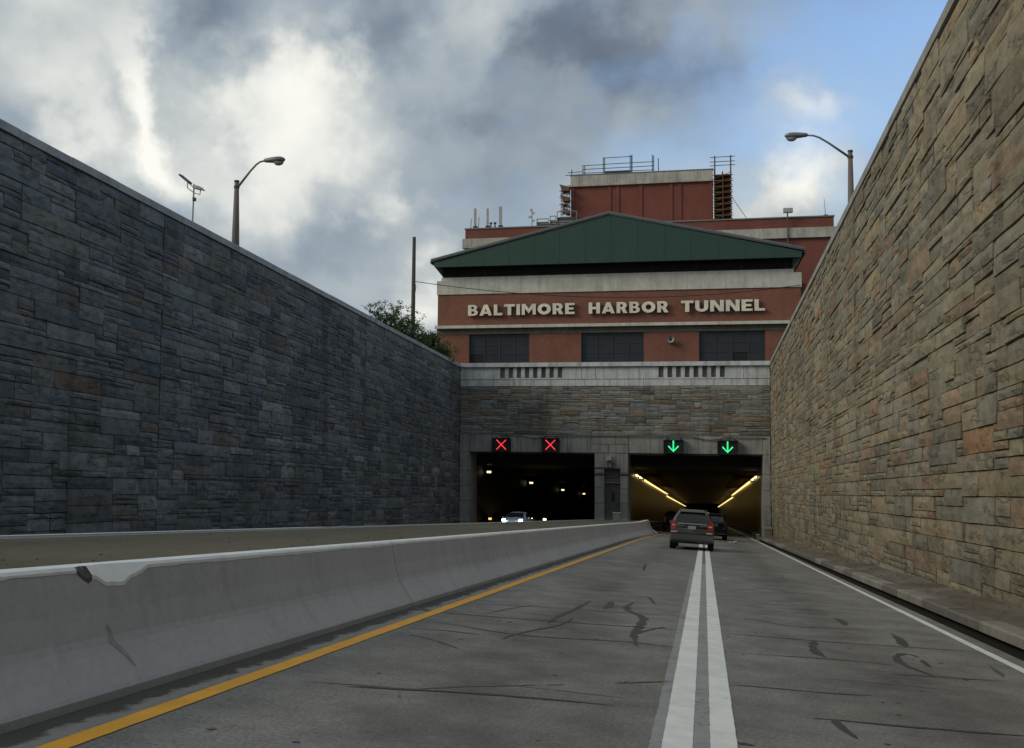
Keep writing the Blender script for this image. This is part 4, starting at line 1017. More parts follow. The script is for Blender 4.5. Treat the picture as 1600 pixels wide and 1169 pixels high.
# ---- letters: polygons on a 0..1 high grid, thick strokes
ST = 0.27
def arc(cx, cy, rx, ry, a0, a1, n=10): return [(cx+rx*math.cos(math.radians(a0+(a1-a0)*i/n)), cy+ry*math.sin(math.radians(a0+(a1-a0)*i/n))) for i in range(n+1)]
def LET(ch):
    s = ST; hs = 0.20
    if ch == 'L': return 0.66, [[(0, 0), (0.66, 0), (0.66, hs+.02), (s, hs+.02), (s, 1), (0, 1)]]
    if ch == 'I': return s, [[(0, 0), (s, 0), (s, 1), (0, 1)]]
    if ch == 'T': return 0.80, [[(0.265, 0), (0.535, 0), (0.535, 0.78), (0.80, 0.78), (0.80, 1), (0, 1), (0, 0.78), (0.265, 0.78)]]
    if ch == 'E': return 0.70, [[(0, 0), (0.70, 0), (0.70, hs), (s, hs), (s, 0.40), (0.62, 0.40), (0.62, 0.60), (s, 0.60), (s, 0.80), (0.70, 0.80), (0.70, 1), (0, 1)]]
    if ch == 'H': return 0.84, [[(0, 0), (s, 0), (s, 0.39), (0.57, 0.39), (0.57, 0), (0.84, 0), (0.84, 1), (0.57, 1), (0.57, 0.61), (s, 0.61), (s, 1), (0, 1)]]
    if ch == 'N': return 0.88, [[(0, 0), (0.25, 0), (0.25, 0.58), (0.60, 0), (0.88, 0), (0.88, 1), (0.63, 1), (0.63, 0.42), (0.28, 1), (0, 1)]]
    if ch == 'M': return 1.06, [[(0, 0), (0.24, 0), (0.24, 0.58), (0.53, 0.12), (0.82, 0.58), (0.82, 0), (1.06, 0), (1.06, 1), (0.80, 1), (0.53, 0.55), (0.26, 1), (0, 1)]]
    if ch == 'A': return 0.96, [[(0, 0), (0.28, 0), (0.33, 0.16), (0.63, 0.16), (0.68, 0), (0.96, 0), (0.62, 1), (0.34, 1)], [(0.395, 0.35), (0.565, 0.35), (0.48, 0.66)]]
    if ch == 'U': return 0.84, [[(0, 1), (0, 0.40)]+arc(0.42, 0.40, 0.42, 0.40, 180, 360, 14)+[(0.84, 1), (0.57, 1), (0.57, 0.40)]+arc(0.42, 0.40, 0.15, 0.18, 360, 180, 10)+[(0.27, 1)]]
    if ch == 'O': return 1.0, [arc(0.5, 0.5, 0.5, 0.5, 0, 350, 26), arc(0.5, 0.5, 0.21, 0.24, 0, 345, 20)]
    if ch == 'B': return 0.76, [[(0, 0), (0.44, 0)]+arc(0.44, 0.285, 0.32, 0.285, -85, 72, 10)+arc(0.42, 0.745, 0.285, 0.255, -50, 88, 10)+[(0, 1)], [(0.26, 0.17), (0.40, 0.17)]+arc(0.40, 0.29, 0.10, 0.12, -80, 80, 6)+[(0.26, 0.41)], [(0.26, 0.60), (0.38, 0.60)]+arc(0.38, 0.71, 0.09, 0.11, -80, 80, 6)+[(0.26, 0.82)]]
    if ch == 'R': return 0.80, [[(0, 0), (s, 0), (s, 0.36), (0.34, 0.36), (0.50, 0), (0.80, 0), (0.61, 0.41)]+arc(0.42, 0.69, 0.32, 0.31, -50, 88, 12)+[(0, 1)], [(0.26, 0.56), (0.38, 0.56)]+arc(0.38, 0.68, 0.09, 0.12, -80, 80, 6)+[(0.26, 0.80)]]
def letter_obj(ch, x, z, h, wscale, y):
    w, loops = LET(ch)
    cu = D.curves.new('letter', 'CURVE'); cu.dimensions = '2D'; cu.fill_mode = 'BOTH'; cu.extrude = 0.11
    for lp in loops:
        sp = cu.splines.new('POLY'); sp.points.add(len(lp)-1)
        for p, (a, b) in zip(sp.points, lp): p.co = (a*h*wscale, b*h, 0, 1)
        sp.use_cyclic_u = True
    o = D.objects.new('letter', cu); S.collection.objects.link(o)
    bpy.context.view_layer.update()
    me = D.meshes.new_from_object(o.evaluated_get(bpy.context.evaluated_depsgraph_get())); D.objects.remove(o); D.curves.remove(cu)
    me.materials.clear(); me.materials.append(M['letter']); me.materials.append(M['letter_side'])
    for p in me.polygons: p.material_index = 0 if p.normal.z > 0.5 else 1
    ob = D.objects.new('letter', me); S.collection.objects.link(ob); ob.parent = bld
    ob.rotation_euler = (math.pi/2, 0, 0); L0 = ORG[bld.name]; ob.location = (x-L0.x, y-L0.y, z-L0.z)
    for q in (0.2, 0.8):
        pass
    return w*h*wscale
for word, xa, xb in (('BALTIMORE', -20.80, -11.12), ('HARBOR', -9.88, -2.95), ('TUNNEL', -1.87, 5.15)):
    h = 0.98; gap = 0.16; tot = sum(LET(c)[0]*h for c in word); sc_ = ((xb-xa)-gap*(len(word)-1))/tot; x = xa
    for c in word: x += letter_obj(c, x, 11.60, h, sc_, BY-0.24)+gap

# ---- blocks behind: low wing and tower
low = empty('ventilation_building', (-6, 98, 5.7), label='long low brick wing behind the green gable with pale concrete band', cat='building')
g = MB(); g.box(-24.75, 12.70, 98, 124, 5.0, 20.48); g.box(-24.73, 12.68, 98.02, 124, 21.5, 22.55); g.build('brick_wall', M['brick2'], low)
x = -24.98
while x < 12.9:
    xe = min(x+2.35, 12.93); g = MB(); g.box(x+0.008, xe-0.008, 97.72, 98.4, 20.5, 21.5); g.build('band_slab', M['band2'], low); x = xe
g = MB(); g.box(-24.8, 12.76, 97.92, 98.5, 22.552, 22.68); g.build('parapet_cap', M['rim'], low)
tow = empty('brick_tower', (-6.6, 104, 22), label='square brick tower with pale panelled parapet rising behind the gable', cat='building')
g = MB(); g.box(-14.26, 1.11, 104, 118, 22.1, 28.13)
g.build('brick_wall', M['brick2'], tow)
for x in (-14.24, -10.2, -9.3, -6.8, -3.55, -2.6, 0.65):
    g = MB(); g.box(x, x+0.38, 103.90, 103.999, 22.7, 28.12); g.build('pilaster', M['brick2'], tow)
x = -14.30
while x < 1.1:
    xe = min(x+1.02, 1.12); g = MB(); g.box(x+0.012, xe-0.012, 103.85, 104.4, 28.35, 29.4); g.build('parapet_panel', M['band2'], tow); x = xe
g = MB(); g.box(-14.45, 1.15, 103.70, 118.1, 28.131, 28.348); g.build('parapet_ledge', M['band2'], tow)
g = MB(); g.box(-14.36, 1.18, 103.80, 104.5, 29.401, 29.48); g.build('parapet_cap', M['rim'], tow)
g = MB(); g.box(-14.2, 1.05, 104.41, 118, 28.349, 28.5); g.build('tower_roof', M['roof'], tow)

# ---- scaffolds
def scaffold(name, x0, x1, y0, y1, z0, z1, nx_, lift, mat, label, planks=True, seed=1, cat='scaffold', braces=True):
    t = empty(name, ((x0+x1)/2, y0, z0), label=label, cat=cat); r = random.Random(seed); rr_ = 0.045
    xs = lin(x0, x1, nx_)
    for x in xs:
        for y in (y0, y1): g = MB(); g.tube([(x, y, z0), (x+r.uniform(-.03, .03), y, z1+r.uniform(-.1, .3))], rr_, 5); g.build('upright', mat, t)
    z = z0+lift*0.5
    while z < z1:
        for y in (y0, y1): g = MB(); g.tube([(x0-0.2, y, z), (x1+0.2, y, z)], rr_*0.9, 5); g.build('ledger', mat, t)
        if planks:
            g = MB(); g.box(x0, x1, y0+0.05, y1-0.05, z+0.05, z+0.11); g.build('plank', M['wood'], t)
        z += lift
    if braces:
        z = z0
        while z+lift < z1:
            g = MB(); g.tube([(x0, y0, z), (x1, y0, z+lift)], rr_*0.7, 5); g.build('brace', mat, t); z += lift
    return t
scaffold('scaffold', -15.25, -14.5, 103.2, 104.8, 22.7, 28.0, 1, 0.75, M['galv'], 'narrow scaffold with brown planks on the left corner of the tower', True, 2)
t = empty('hoist_platform', (-15, 103, 26), label='brown timber platforms hanging beside the left face of the tower', cat='platform')
for z, a in ((28.1, -15.3), (26.95, -15.25), (25.55, -15.0)):
    g = MB(); g.hexa([(a+0.25, 102.9, z-0.55), (-14.32, 102.9, z-0.6), (-14.32, 104, z-0.6), (a+0.25, 104, z-0.55), (a-0.1, 102.9, z+0.15), (-14.32, 102.9, z-0.15), (-14.32, 104, z-0.15), (a-0.1, 104, z+0.15)]); g.build('timber_box', M['wood'], t)
scaffold('scaffold', 1.25, 3.0, 103.0, 104.6, 22.6, 29.0, 2, 0.62, M['wood'], 'dark stair scaffold full of brown boards on the right side of the tower', True, 3)
g = MB(); t = empty('dark_shaft', (2.1, 105, 22.6), label='dark hoarding behind the stair scaffold on the right of the tower', cat='hoarding')
g.box(1.3, 2.95, 104.7, 105.6, 22.6, 28.9); g.build('hoarding_panel', M['darkmetal'], t)
t = empty('guard_rail', (2.1, 103, 29), label='guard rail with two posts on top of the stair scaffold', cat='railing')
for x in (1.3, 2.95): g = MB(); g.box(x-0.07, x+0.07, 103.0, 103.12, 28.6, 30.6); g.build('rail_post', M['wood'], t)
for z in (29.55, 29.95, 30.45): g = MB(); g.tube([(0.8, 103.05, z), (3.4, 103.05, z+0.03)], 0.04, 5); g.build('rail', M['darkmetal'], t)
t = empty('guard_rail', (-10, 104, 29.4), label='dark pipe guard rails standing on the left half of the tower parapet', cat='railing')
for x, h in ((-14.2, 0.8), (-12.95, 1.2), (-12.75, 1.2), (-10.7, 2.0), (-10.55, 1.9), (-7.75, 2.1), (-7.55, 2.1), (-7.6, 2.0), (-5.35, 2.0), (-5.2, 1.9), (-4.7, 1.6)):
    g = MB(); g.tube([(x, 104.2, 29.4), (x, 104.2, 29.4+h)], 0.05, 5); g.build('rail_post', M['darkmetal'], t)
for x0, x1, z in ((-13.0, -5.2, 0.25), (-12.9, -10.6, 1.1), (-10.7, -7.6, 1.85), (-10.7, -5.2, 1.15), (-7.6, -5.2, 0.7), (-14.6, -12.9, 0.4), (-14.9, -12.9, 0.1), (-13.0, -7.6, 0.68)):
    g = MB(); g.tube([(x0, 104.2, 29.45+z), (x1, 104.2, 29.45+z+0.03)], 0.04, 5); g.build('rail', M['darkmetal'], t)
g = MB(); g.box(-10.5, -7.7, 103.9, 104.9, 29.55, 29.75); g.build('deck', M['darkmetal'], t)
t = empty('guy_cable', (3, 104, 26), label='thin slanting cable from the right scaffold down to the roof', cat='cable')
g = MB(); g.tube([(3.0, 103.2, 26.2), (5.2, 103.2, 22.8)], 0.03, 5); g.build('cable_strand', M['darkmetal'], t)
# ---- rooftop things
def panel_antenna(x, h, w, label):
    t = empty('antenna', (x, 98.3, 22.6), label=label, cat='antenna', group='cell antennas on the left end of the low roof')
    g = MB(); g.tube([(x, 98.3, 22.6), (x, 98.3, 22.7+h)], 0.05, 6); g.build('mast', M['galv'], t)
    g = MB(); g.box(x-w/2, x+w/2, 98.06, 98.24, 23.1, 22.7+h-0.05); g.build('antenna_panel', M['pale'], t)
    g = MB(); g.box(x-0.2, x+0.2, 98.1, 98.5, 22.66, 22.95); g.build('mount', M['darkmetal'], t)
panel_antenna(-23.7, 2.15, 0.24, 'tall thin antenna at the left, beside a slanted whip')
panel_antenna(-22.35, 2.1, 0.2, 'middle thin antenna of the three tall ones')
panel_antenna(-20.95, 2.25, 0.3, 'tall wide antenna, rightmost of the three')
for x, h, lb in ((-24.2, 1.1, 'short thin whip left of the tall antennas'), (-23.35, 1.3, 'slanted whip between first and second tall antennas')):
    t = empty('whip_antenna', (x, 98.2, 22.6), label=lb, cat='antenna'); g = MB(); g.tube([(x, 98.2, 22.6), (x+0.05, 98.2, 22.6+h)], 0.05, 5); g.build('rod', M['pale'], t); g = MB(); g.box(x-0.08, x+0.08, 98.1, 98.3, 22.6, 22.75); g.build('base', M['darkmetal'], t)
for x in (-22.0, -21.55):
    t = empty('roof_vent', (x, 98.2, 22.6), label='small dark rooftop vent between the tall antennas, ' + ('nearer the middle one' if x < -21.8 else 'nearer the rightmost one'), cat='vent', group='two small vents between the antennas')
    g = MB(); g.tube([(x, 98.2, 22.6), (x, 98.2, 23.1)], 0.08, 6); g.build('stack', M['darkmetal'], t); g = MB(); g.tube([(x, 98.2, 23.11), (x, 98.2, 23.25)], 0.16, 8); g.build('cowl', M['darkmetal'], t)
t = empty('antenna_mast', (-17.6, 98.3, 22.6), label='short mast crowded with small aerials left of the rooftop units', cat='antenna')
g = MB(); g.tube([(-17.6, 98.3, 22.6), (-17.6, 98.3, 24.6)], 0.05, 6); g.build('mast', M['galv'], t)
for z, a in ((23.2, 0.3), (23.6, -0.35), (24.0, 0.28), (24.3, -0.2)): g = MB(); g.box(min(-17.6, -17.6+a), max(-17.6, -17.6+a), 98.2, 98.28, z, z+0.2); g.build('aerial', M['pale'], t)
for (x0, x1, z0, z1, lb) in ((-17.1, -15.9, 22.7, 23.5, 'low grey rooftop unit nearest the mast of aerials'), (-15.7, -15.1, 22.7, 23.75, 'narrow grey rooftop unit between two larger ones'), (-14.95, -12.9, 22.7, 24.2, 'large framed grey rooftop unit next to the tower')):
    t = empty('rooftop_unit', ((x0+x1)/2, 100, 22.6), label=lb, cat='rooftop unit', group='ventilation units on the low roof')
    g = MB(); g.box(x0, x1, 98.6, 100.2, z0+0.15, z0+(z1-z0)*0.62); g.build('unit_body', M['darkmetal'], t)
    for z in (z0+0.25, z0+0.45): g = MB(); g.box(x0-0.04, x1+0.04, 98.55, 98.598, z, z+0.06); g.build('fin', M['pale'], t)
    for x in (x0, x1): g = MB(); g.tube([(x, 98.5, z0), (x, 98.5, z1)], 0.05, 5); g.build('frame_post', M['galv'], t)
    g = MB(); g.tube([(x0, 98.5, z1), (x1, 98.5, z1)], 0.05, 5); g.build('frame_rail', M['galv'], t)
t = empty('floodlight', (8.2, 97.6, 20), label='pale box floodlight on a dark pipe at the right of the low roof', cat='floodlight')
g = MB(); g.tube([(8.25, 97.6, 18.5), (8.25, 97.6, 23.0)], 0.07, 6); g.build('pipe', M['darkmetal'], t)
g = MB(); g.box(7.85, 8.75, 97.3, 97.8, 23.0, 23.42); g.build('lamp_box', M['pale'], t)
t = empty('whip_antenna', (12.0, 98.6, 22.6), label='very thin whip aerial at the far right of the low roof', cat='antenna')
g = MB(); g.tube([(12.0, 98.6, 22.6), (11.85, 98.6, 24.6)], [0.05, 0.02], 5); g.build('rod', M['pale'], t); g = MB(); g.box(11.8, 12.2, 98.4, 98.8, 22.68, 22.85); g.build('base', M['darkmetal'], t)
for z in (15.9, 14.5, 13.3):
    t = empty('pipe_bracket', (9.0, 97.7, z), label={15.9: 'topmost small dark bracket on the brick wing right of the gable', 14.5: 'middle small dark bracket on the brick wing right of the gable', 13.3: 'lowest small dark bracket on the brick wing, next to the cable end'}[z], cat='bracket', group='three brackets on the brick right of the gable')
    g = MB(); g.box(9.0, 9.7, 97.55, 97.72, z, z+0.08); g.build('arm', M['darkmetal'], t); g = MB(); g.box(9.6, 9.72, 97.72, 97.998, z-0.1, z+0.15); g.build('plate', M['darkmetal'], t)

# ------------------------------------------------------------------ street lamps and poles
def street_lamp(x, y, ztop_, arm, rise, s_, label, polem, zb):
    t = empty('street_lamp', (x, y, zb), label=label, cat='street lamp', group='cobra head street lamps above the walls')
    g = MB(); H = ztop_-zb; n = 8
    g.tube([(x, y, zb), (x, y, zb+H*0.5), (x, y, ztop_)], [0.20, 0.155, 0.095], 12); g.build('pole', polem, t, smooth=True)
    g = MB(); g.tube([(x, y, ztop_-0.02), (x, y, ztop_+0.05)], 0.115, 12); g.tube([(x, y, ztop_-0.30), (x, y, ztop_-0.20)], 0.125, 12); g.build('pole_cap', M['darkmetal'], t)
    g = MB(); xe = x+s_*arm; zt = ztop_+rise; z0 = ztop_-0.22
    P0 = [(x+s_*0.08, z0), (x+s_*arm*0.5, z0+(zt-z0)*0.62), (x+s_*arm*0.72, z0+(zt-z0)*0.88), (x+s_*arm*0.86, zt-0.02), (xe, zt+0.01)]
    g.tube([(a, y, b) for a, b in P0], [0.055, 0.048, 0.045, 0.042, 0.042], 8); g.build('arm', M['galv'], t, smooth=True)
    # cobra head: lofted housing
    g = MB(); L = 1.0; st = [(0, .06, .06, .06), (0.05, .10, .10, .10), (0.3, .15, .13, .14), (0.6, .19, .15, .18), (0.8, .19, .14, .17), (0.93, .13, .09, .12), (1.0, .04, .03, .05)]
    def ring(i):
        f, w, u_, d_ = st[i]; X = xe+s_*L*f; zc = zt+0.015+0.02*f; o = []
        for j in range(14):
            a = 2*math.pi*j/14; o.append((X, y+w*math.cos(a), zc+(u_ if math.sin(a) > 0 else d_*0.75)*math.sin(a)))
        return o
    g.extrude_profile(ring, len(st)); hd = g.build('lamp_head', M['housing'], t, smooth=True)
    g = MB()
    for i in range(5):
        a = i/4*math.pi/2; rr_ = 0.19*math.cos(a)+0.002; z = zt-0.07-0.16*math.sin(a)
        for j in range(12): b = 2*math.pi*j/12; g.v.append((xe+s_*L*0.70+rr_*1.25*math.cos(b), y+rr_*0.8*math.sin(b), z))
    for i in range(4):
        for j in range(12): g.face((i*12+j, i*12+(j+1) % 12, (i+1)*12+(j+1) % 12, (i+1)*12+j))
    g.build('lamp_bowl', M['lampglass'], hd, smooth=True)
    g = MB(); g.tube([(x-0.10, y-0.15, zb+H*0.42-1.3), (x-0.10, y-0.19, zb+H*0.42-1.3)], 0.06, 10); g.build('cover_plate', M['pale'], t)
street_lamp(-20.35, 39.0, 12.38, 1.28, 0.86, 1, 'street lamp on dark tapered pole above the left wall', M['rust'], ztop(39)-1.1)
street_lamp(6.43, 44.0, 13.80, 1.80, 0.82, -1, 'street lamp leaning out above the right wall, red brown pole', M['rust'], ztop(44)-1.1)
# thin mast with traffic sensors
t = empty('sensor_mast', (-20.15, 35, 8.2), label='thin pale mast with tilted panel and lamp left of the left street lamp', cat='mast')
g = MB(); g.tube([(-20.18, 35, 8.1), (-20.13, 35, 11.25)], 0.03, 8); g.build('mast_pole', M['galv'], t)
g = MB(); g.hexa([(-20.78, 34.9, 11.62), (-20.36, 34.9, 11.28), (-20.36, 35.2, 11.28), (-20.78, 35.2, 11.62), (-20.74, 34.9, 11.68), (-20.32, 34.9, 11.34), (-20.32, 35.2, 11.34), (-20.74, 35.2, 11.68)]); g.build('solar_panel', M['darkmetal'], t)
g = MB(); g.hexa([(-20.12, 34.85, 11.07), (-19.72, 34.85, 10.98), (-19.72, 35.2, 10.98), (-20.12, 35.2, 11.07), (-20.08, 34.85, 11.17), (-19.86, 34.85, 11.13), (-19.86, 35.2, 11.13), (-20.08, 35.2, 11.17)]); g.build('lamp_unit', M['pale'], t)
g = MB(); g.tube([(-20.42, 35, 11.3), (-20.42, 35, 11.1), (-20.12, 35, 10.88), (-19.86, 35, 10.80), (-19.84, 35, 11.0)], 0.022, 6); g.tube([(-20.40, 35, 11.32), (-20.15, 35, 11.12), (-19.9, 35, 11.1)], 0.022, 6); g.build('bracket', M['pale'], t)
g = MB(); g.box(-20.13, -20.04, 34.9, 35.05, 10.55, 10.68); g.build('junction_box', M['darkmetal'], t)
# utility pole and service cable
t = empty('utility_pole', (-22.0, 71, 5.8), label='bare wooden utility pole rising behind the tree', cat='utility pole')
g = MB(); g.tube([(-22.05, 71, 5.5), (-22.0, 71, 16.3)], [0.19, 0.13], 10); g.build('pole', M['polewood'], t)
g = MB(); g.tube([(-21.9, 70.85, 12.8), (-21.75, 70.8, 12.4), (-21.95, 70.85, 11.0), (-21.95, 70.85, 8)], 0.025, 5); g.build('down_lead', M['black'], t)
t = empty('service_cable', (-21.8, 71, 12.7), label='sagging black cable from the utility pole across the lettering', cat='cable')
pts = []; A = Vector((-21.85, 70.9, 12.80)); B_ = Vector((8.05, 83.75, 13.72))
for i in range(33): f = i/32; p = A.lerp(B_, f); pts.append((p.x, p.y, p.z-1.15*4*f*(1-f)))
g = MB(); g.tube(pts, 0.028, 5); g.build('cable_strand', M['black'], t)
g = MB(); g.tube([(8.05, 83.75, 13.72), (9.4, 90, 13.4), (12, 97.9, 13.2)], 0.025, 5); g.build('cable_strand', M['black'], t)

# ------------------------------------------------------------------ tree
def tree(cx, cy, zb, zt, rx, seed, label):
    r = random.Random(seed); t = empty('tree', (cx, cy, zb), label=label, cat='tree')
    g = MB(); tips = []
    g.tube([(cx, cy, zb), (cx+0.1, cy, zb+(zt-zb)*0.3), (cx+0.05, cy, zb+(zt-zb)*0.6)], [0.22, 0.17, 0.10], 8)
    for _ in range(80):
        a = r.uniform(0, 2*math.pi); f = r.uniform(0.12, 0.6); s0 = Vector((cx, cy, zb+(zt-zb)*f))
        rr_ = rx*r.uniform(0.25, 1.05); e = Vector((cx+rr_*math.cos(a), cy+rr_*math.sin(a)*0.8, zb+(zt-zb)*min(1.0, r.uniform(0.35, 1.0)*(1.12-0.42*(rr_/rx)**2))))
        if e.z > zt: e.z = zt-r.uniform(0, .4)
        m_ = s0.lerp(e, 0.5)+Vector((r.uniform(-.3, .3), r.uniform(-.3, .3), r.uniform(0, .4)))
        g.tube([s0, m_, e], [0.06, 0.035, 0.012], 5); tips.append((s0, m_, e))
    g.build('trunk', M['bark'], t)
    g = MB()
    for (s0, m_, e) in tips:
        for _ in range(10):
            f = r.uniform(0.30, 1.12); c = (s0.lerp(m_, f*2) if f < 0.5 else m_.lerp(e, f*2-1))+Vector((r.gauss(0, .28), r.gauss(0, .28), r.gauss(0, .20)))
            dirn = Vector((r.gauss(0, 1), r.gauss(0, 1), r.gauss(0.1, .5))).normalized(); L = r.uniform(0.25, 0.7)
            for q in range(26):
                p = c+dirn*L*(q/26-0.3)+Vector((r.gauss(0, .09), r.gauss(0, .09), r.gauss(0, .08)))
                u = Vector((r.gauss(0, 1), r.gauss(0, 1), r.gauss(0, .6))).normalized(); w = u.cross(Vector((r.gauss(0, 1), r.gauss(0, 1), r.gauss(0, 1)))).normalized()
                l = r.uniform(0.05, 0.10); k_ = l*0.45
                b = len(g.v); g.v += [tuple(p-u*l), tuple(p+w*k_), tuple(p+u*l), tuple(p-w*k_)]; g.face((b, b+1, b+2, b+3))
    g.build('crown', M['leaf'], t, kind='stuff')
tree(-22.6, 66.5, 5.9, 10.3, 3.0, 5, 'leafy green tree around the foot of the bare utility pole behind the left wall')
tree(-21.1, 72.0, 5.6, 8.7, 1.8, 8, 'smaller lower tree overlapping the left corner of the brick building')
# a few weeds looking over the left coping
# ------------------------------------------------------------------ cars
def car(label, kind, paint, front_lit=None, tail=None, loc=(0, 0, 0), rot=(0, 0, 0), cat='car'):
    """length along +y, rear bumper at y=0, ground z=0"""
    t = empty('car', (0, 0, 0), label=label, cat=cat, group='cars at the tunnel')
    if kind == 'suv':
        Lh, W2, zb, belt, roof = 4.45, 0.92, 0.28, 1.06, 1.68
        st = [  # y, bottom, belt z, half width low, roof z, half width roof (None = no cabin)
            (0.00, 0.42, 0.98, 0.80, 1.00, 0.76), (0.06, 0.34, 1.03, 0.88, 1.12, 0.80), (0.14, 0.28, 1.06, 0.91, 1.34, 0.76), (0.30, 0.26, 1.07, 0.92, 1.57, 0.66), (0.42, 0.25, 1.07, 0.92, 1.64, 0.60), (1.0, 0.24, 1.06, 0.92, 1.68, 0.60),
            (2.0, 0.24, 1.04, 0.92, 1.69, 0.66), (2.6, 0.24, 1.03, 0.92, 1.62, 0.65), (3.05, 0.24, 1.02, 0.92, 1.36, 0.70), (3.4, 0.24, 1.00, 0.91, 1.06, 0.78), (4.0, 0.25, 0.92, 0.88, 0.96, 0.76), (4.35, 0.32, 0.78, 0.80, 0.82, 0.68), (4.45, 0.42, 0.66, 0.70, 0.70, 0.6)]
    else:
        st = [(0.00, 0.40, 0.82, 0.74, 0.86, 0.70), (0.06, 0.30, 0.92, 0.84, 0.96, 0.78), (0.6, 0.24, 0.95, 0.88, 1.00, 0.76), (0.95, 0.22, 0.95, 0.89, 1.18, 0.66), (1.5, 0.22, 0.94, 0.89, 1.42, 0.60), (2.3, 0.22, 0.93, 0.89, 1.46, 0.60),
              (2.8, 0.22, 0.93, 0.89, 1.36, 0.62), (3.4, 0.22, 0.92, 0.88, 1.00, 0.72), (4.0, 0.23, 0.86, 0.87, 0.90, 0.74), (4.45, 0.28, 0.74, 0.82, 0.78, 0.68), (4.6, 0.40, 0.62, 0.72, 0.66, 0.6)]
    def ring(i):
        y, b, bl, hw, rf, rw = st[i]; h = []
        half = [(0.0, b), (hw*0.80, b), (hw*0.95, b+0.09), (hw, (b+bl)/2), (hw*0.985, bl-0.05), (hw*0.94, bl), (rw+(hw*0.94-rw)*0.42, bl+(rf-bl)*0.6), (rw+0.02, rf-0.10), (rw*0.95, rf-0.035), (rw*0.78, rf-0.005), (0.0, rf+0.02)]
        pts = [(x, y, z) for x, z in half]+[(-x, y, z) for x, z in reversed(half[1:-1])]
        return pts
    g = MB(); g.extrude_profile(ring, len(st)); body = g.build('body', paint, t, smooth=False)
    bm_ = body.data
    for p in bm_.polygons: p.use_smooth = True
    L = st[-1][0]
    # wheels
    for y in (0.78, L-0.85):
        for s_ in (-1, 1):
            g = MB(); x1 = s_*0.915; x0 = s_*0.67; R_ = 0.345
            g.tube([(x0, y, R_), (x1, y, R_)], R_, 20); wh = g.build('wheel', M['tyre'], t)
            g = MB(); g.tube([(x1+s_*0.001, y, R_), (x1+s_*0.008, y, R_)], R_*0.62, 14); g.build('rim', M['rimm'], wh)
            g = MB(); n = 14; A_ = [(x1-s_*0.10+s_*0.02, y+(R_+0.06)*math.cos(math.pi*j/n), R_-0.02+(R_+0.07)*math.sin(math.pi*j/n)) for j in range(n+1)]
    if kind == 'suv':
        g = MB()   # rear glass follows the sloping tailgate
        rows = ((0.695, 0.030, 1.135), (0.69, 0.062, 1.22), (0.655, 0.112, 1.34), (0.60, 0.190, 1.46), (0.53, 0.250, 1.55))
        for w_, y_, z_ in rows: g.v += [(-w_, y_-0.012, z_), (-w_*0.6, y_-0.03, z_), (w_*0.6, y_-0.03, z_), (w_, y_-0.012, z_)]
        for i_ in range(4):
            for j_ in range(3): b_ = i_*4+j_; g.face((b_, b_+1, b_+5, b_+4))
        g.build('rear_window', M['carglass'], t)
        g = MB(); g.hexa([(-0.54, 0.14, 1.58), (0.54, 0.14, 1.58), (0.52, 0.5, 1.64), (-0.52, 0.5, 1.64), (-0.50, 0.15, 1.62), (0.50, 0.15, 1.62), (0.48, 0.5, 1.70), (-0.48, 0.5, 1.70)]); g.build('roof_spoiler', paint, t)
        for s_ in (-1, 1):
            g = MB(); g.hexa([(s_*0.66, -0.03, 0.82), (s_*0.87, 0.0, 0.82), (s_*0.89, 0.16, 0.82), (s_*0.66, 0.1, 0.82), (s_*0.66, 0.02, 1.20), (s_*0.84, 0.05, 1.20), (s_*0.86, 0.22, 1.20), (s_*0.66, 0.2, 1.20)]); tl = g.build('tail_light', M['tail_dim'] if paint is M['paint_dark'] else M['tail'], t)
            g = MB(); g.box(min(s_*0.70, s_*0.83), max(s_*0.70, s_*0.83), -0.045, -0.012, 0.97, 1.03); g.build('reverse_lens', M['tail_dim'] if paint is M['paint_dark'] else M['tail_w'], tl)
            g = MB(); g.box(min(s_*0.60, s_*0.86), max(s_*0.60, s_*0.86), -0.045, 0.05, 0.70, 0.76); g.build('reflector_strip', M['darkmetal'] if paint is M['paint_dark'] else M['chrome'], t)
            g = MB(); g.box(min(s_*0.92, s_*1.08), max(s_*0.92, s_*1.08), 3.0, 3.1, 1.02, 1.17); g.build('wing_mirror', paint, t)
            g = MB(); g.poly([(s_*0.865, 0.62, 1.10), (s_*0.865, 2.85, 1.07), (s_*0.70, 2.45, 1.55), (s_*0.70, 0.72, 1.58)]); g.v = [(x+s_*0.02, y, z) for x, y, z in g.v]; g.build('side_window', M['carglass'], t)
            g = MB(); g.tube([(s_*0.55, 0.7, 1.70), (s_*0.55, 2.2, 1.70)], 0.018, 6); g.build('roof_rail', M['chrome'], t)
        g = MB(); g.hexa([(-0.86, -0.12, 0.36), (0.86, -0.12, 0.36), (0.90, 0.25, 0.34), (-0.90, 0.25, 0.34), (-0.86, -0.12, 0.62), (0.86, -0.12, 0.62), (0.90, 0.25, 0.66), (-0.90, 0.25, 0.66)]); g.build('bumper', paint, t)
        g = MB(); g.box(-0.80, 0.80, -0.135, -0.122, 0.37, 0.43); g.build('bumper_trim', M['darkmetal'], t)
        g = MB(); g.box(-0.60, 0.60, -0.04, 0.06, 1.075, 1.11); g.build('tailgate_trim', M['darkmetal'] if paint is M['paint_dark'] else M['chrome'], t)
        g = MB(); g.box(-0.16, 0.17, -0.05, -0.02, 0.86, 1.0); g.build('number_plate', M['darkmetal'] if paint is M['paint_dark'] else M['plate'], t)
        g = MB(); g.box(-0.30, 0.30, -0.035, 0.0, 1.01, 1.04); g.build('tailgate_handle', M['darkmetal'], t)
        g = MB(); g.box(-0.62, 0.62, -0.018, 0.02, 0.675, 0.69); g.build('tailgate_gap', M['black'], t)
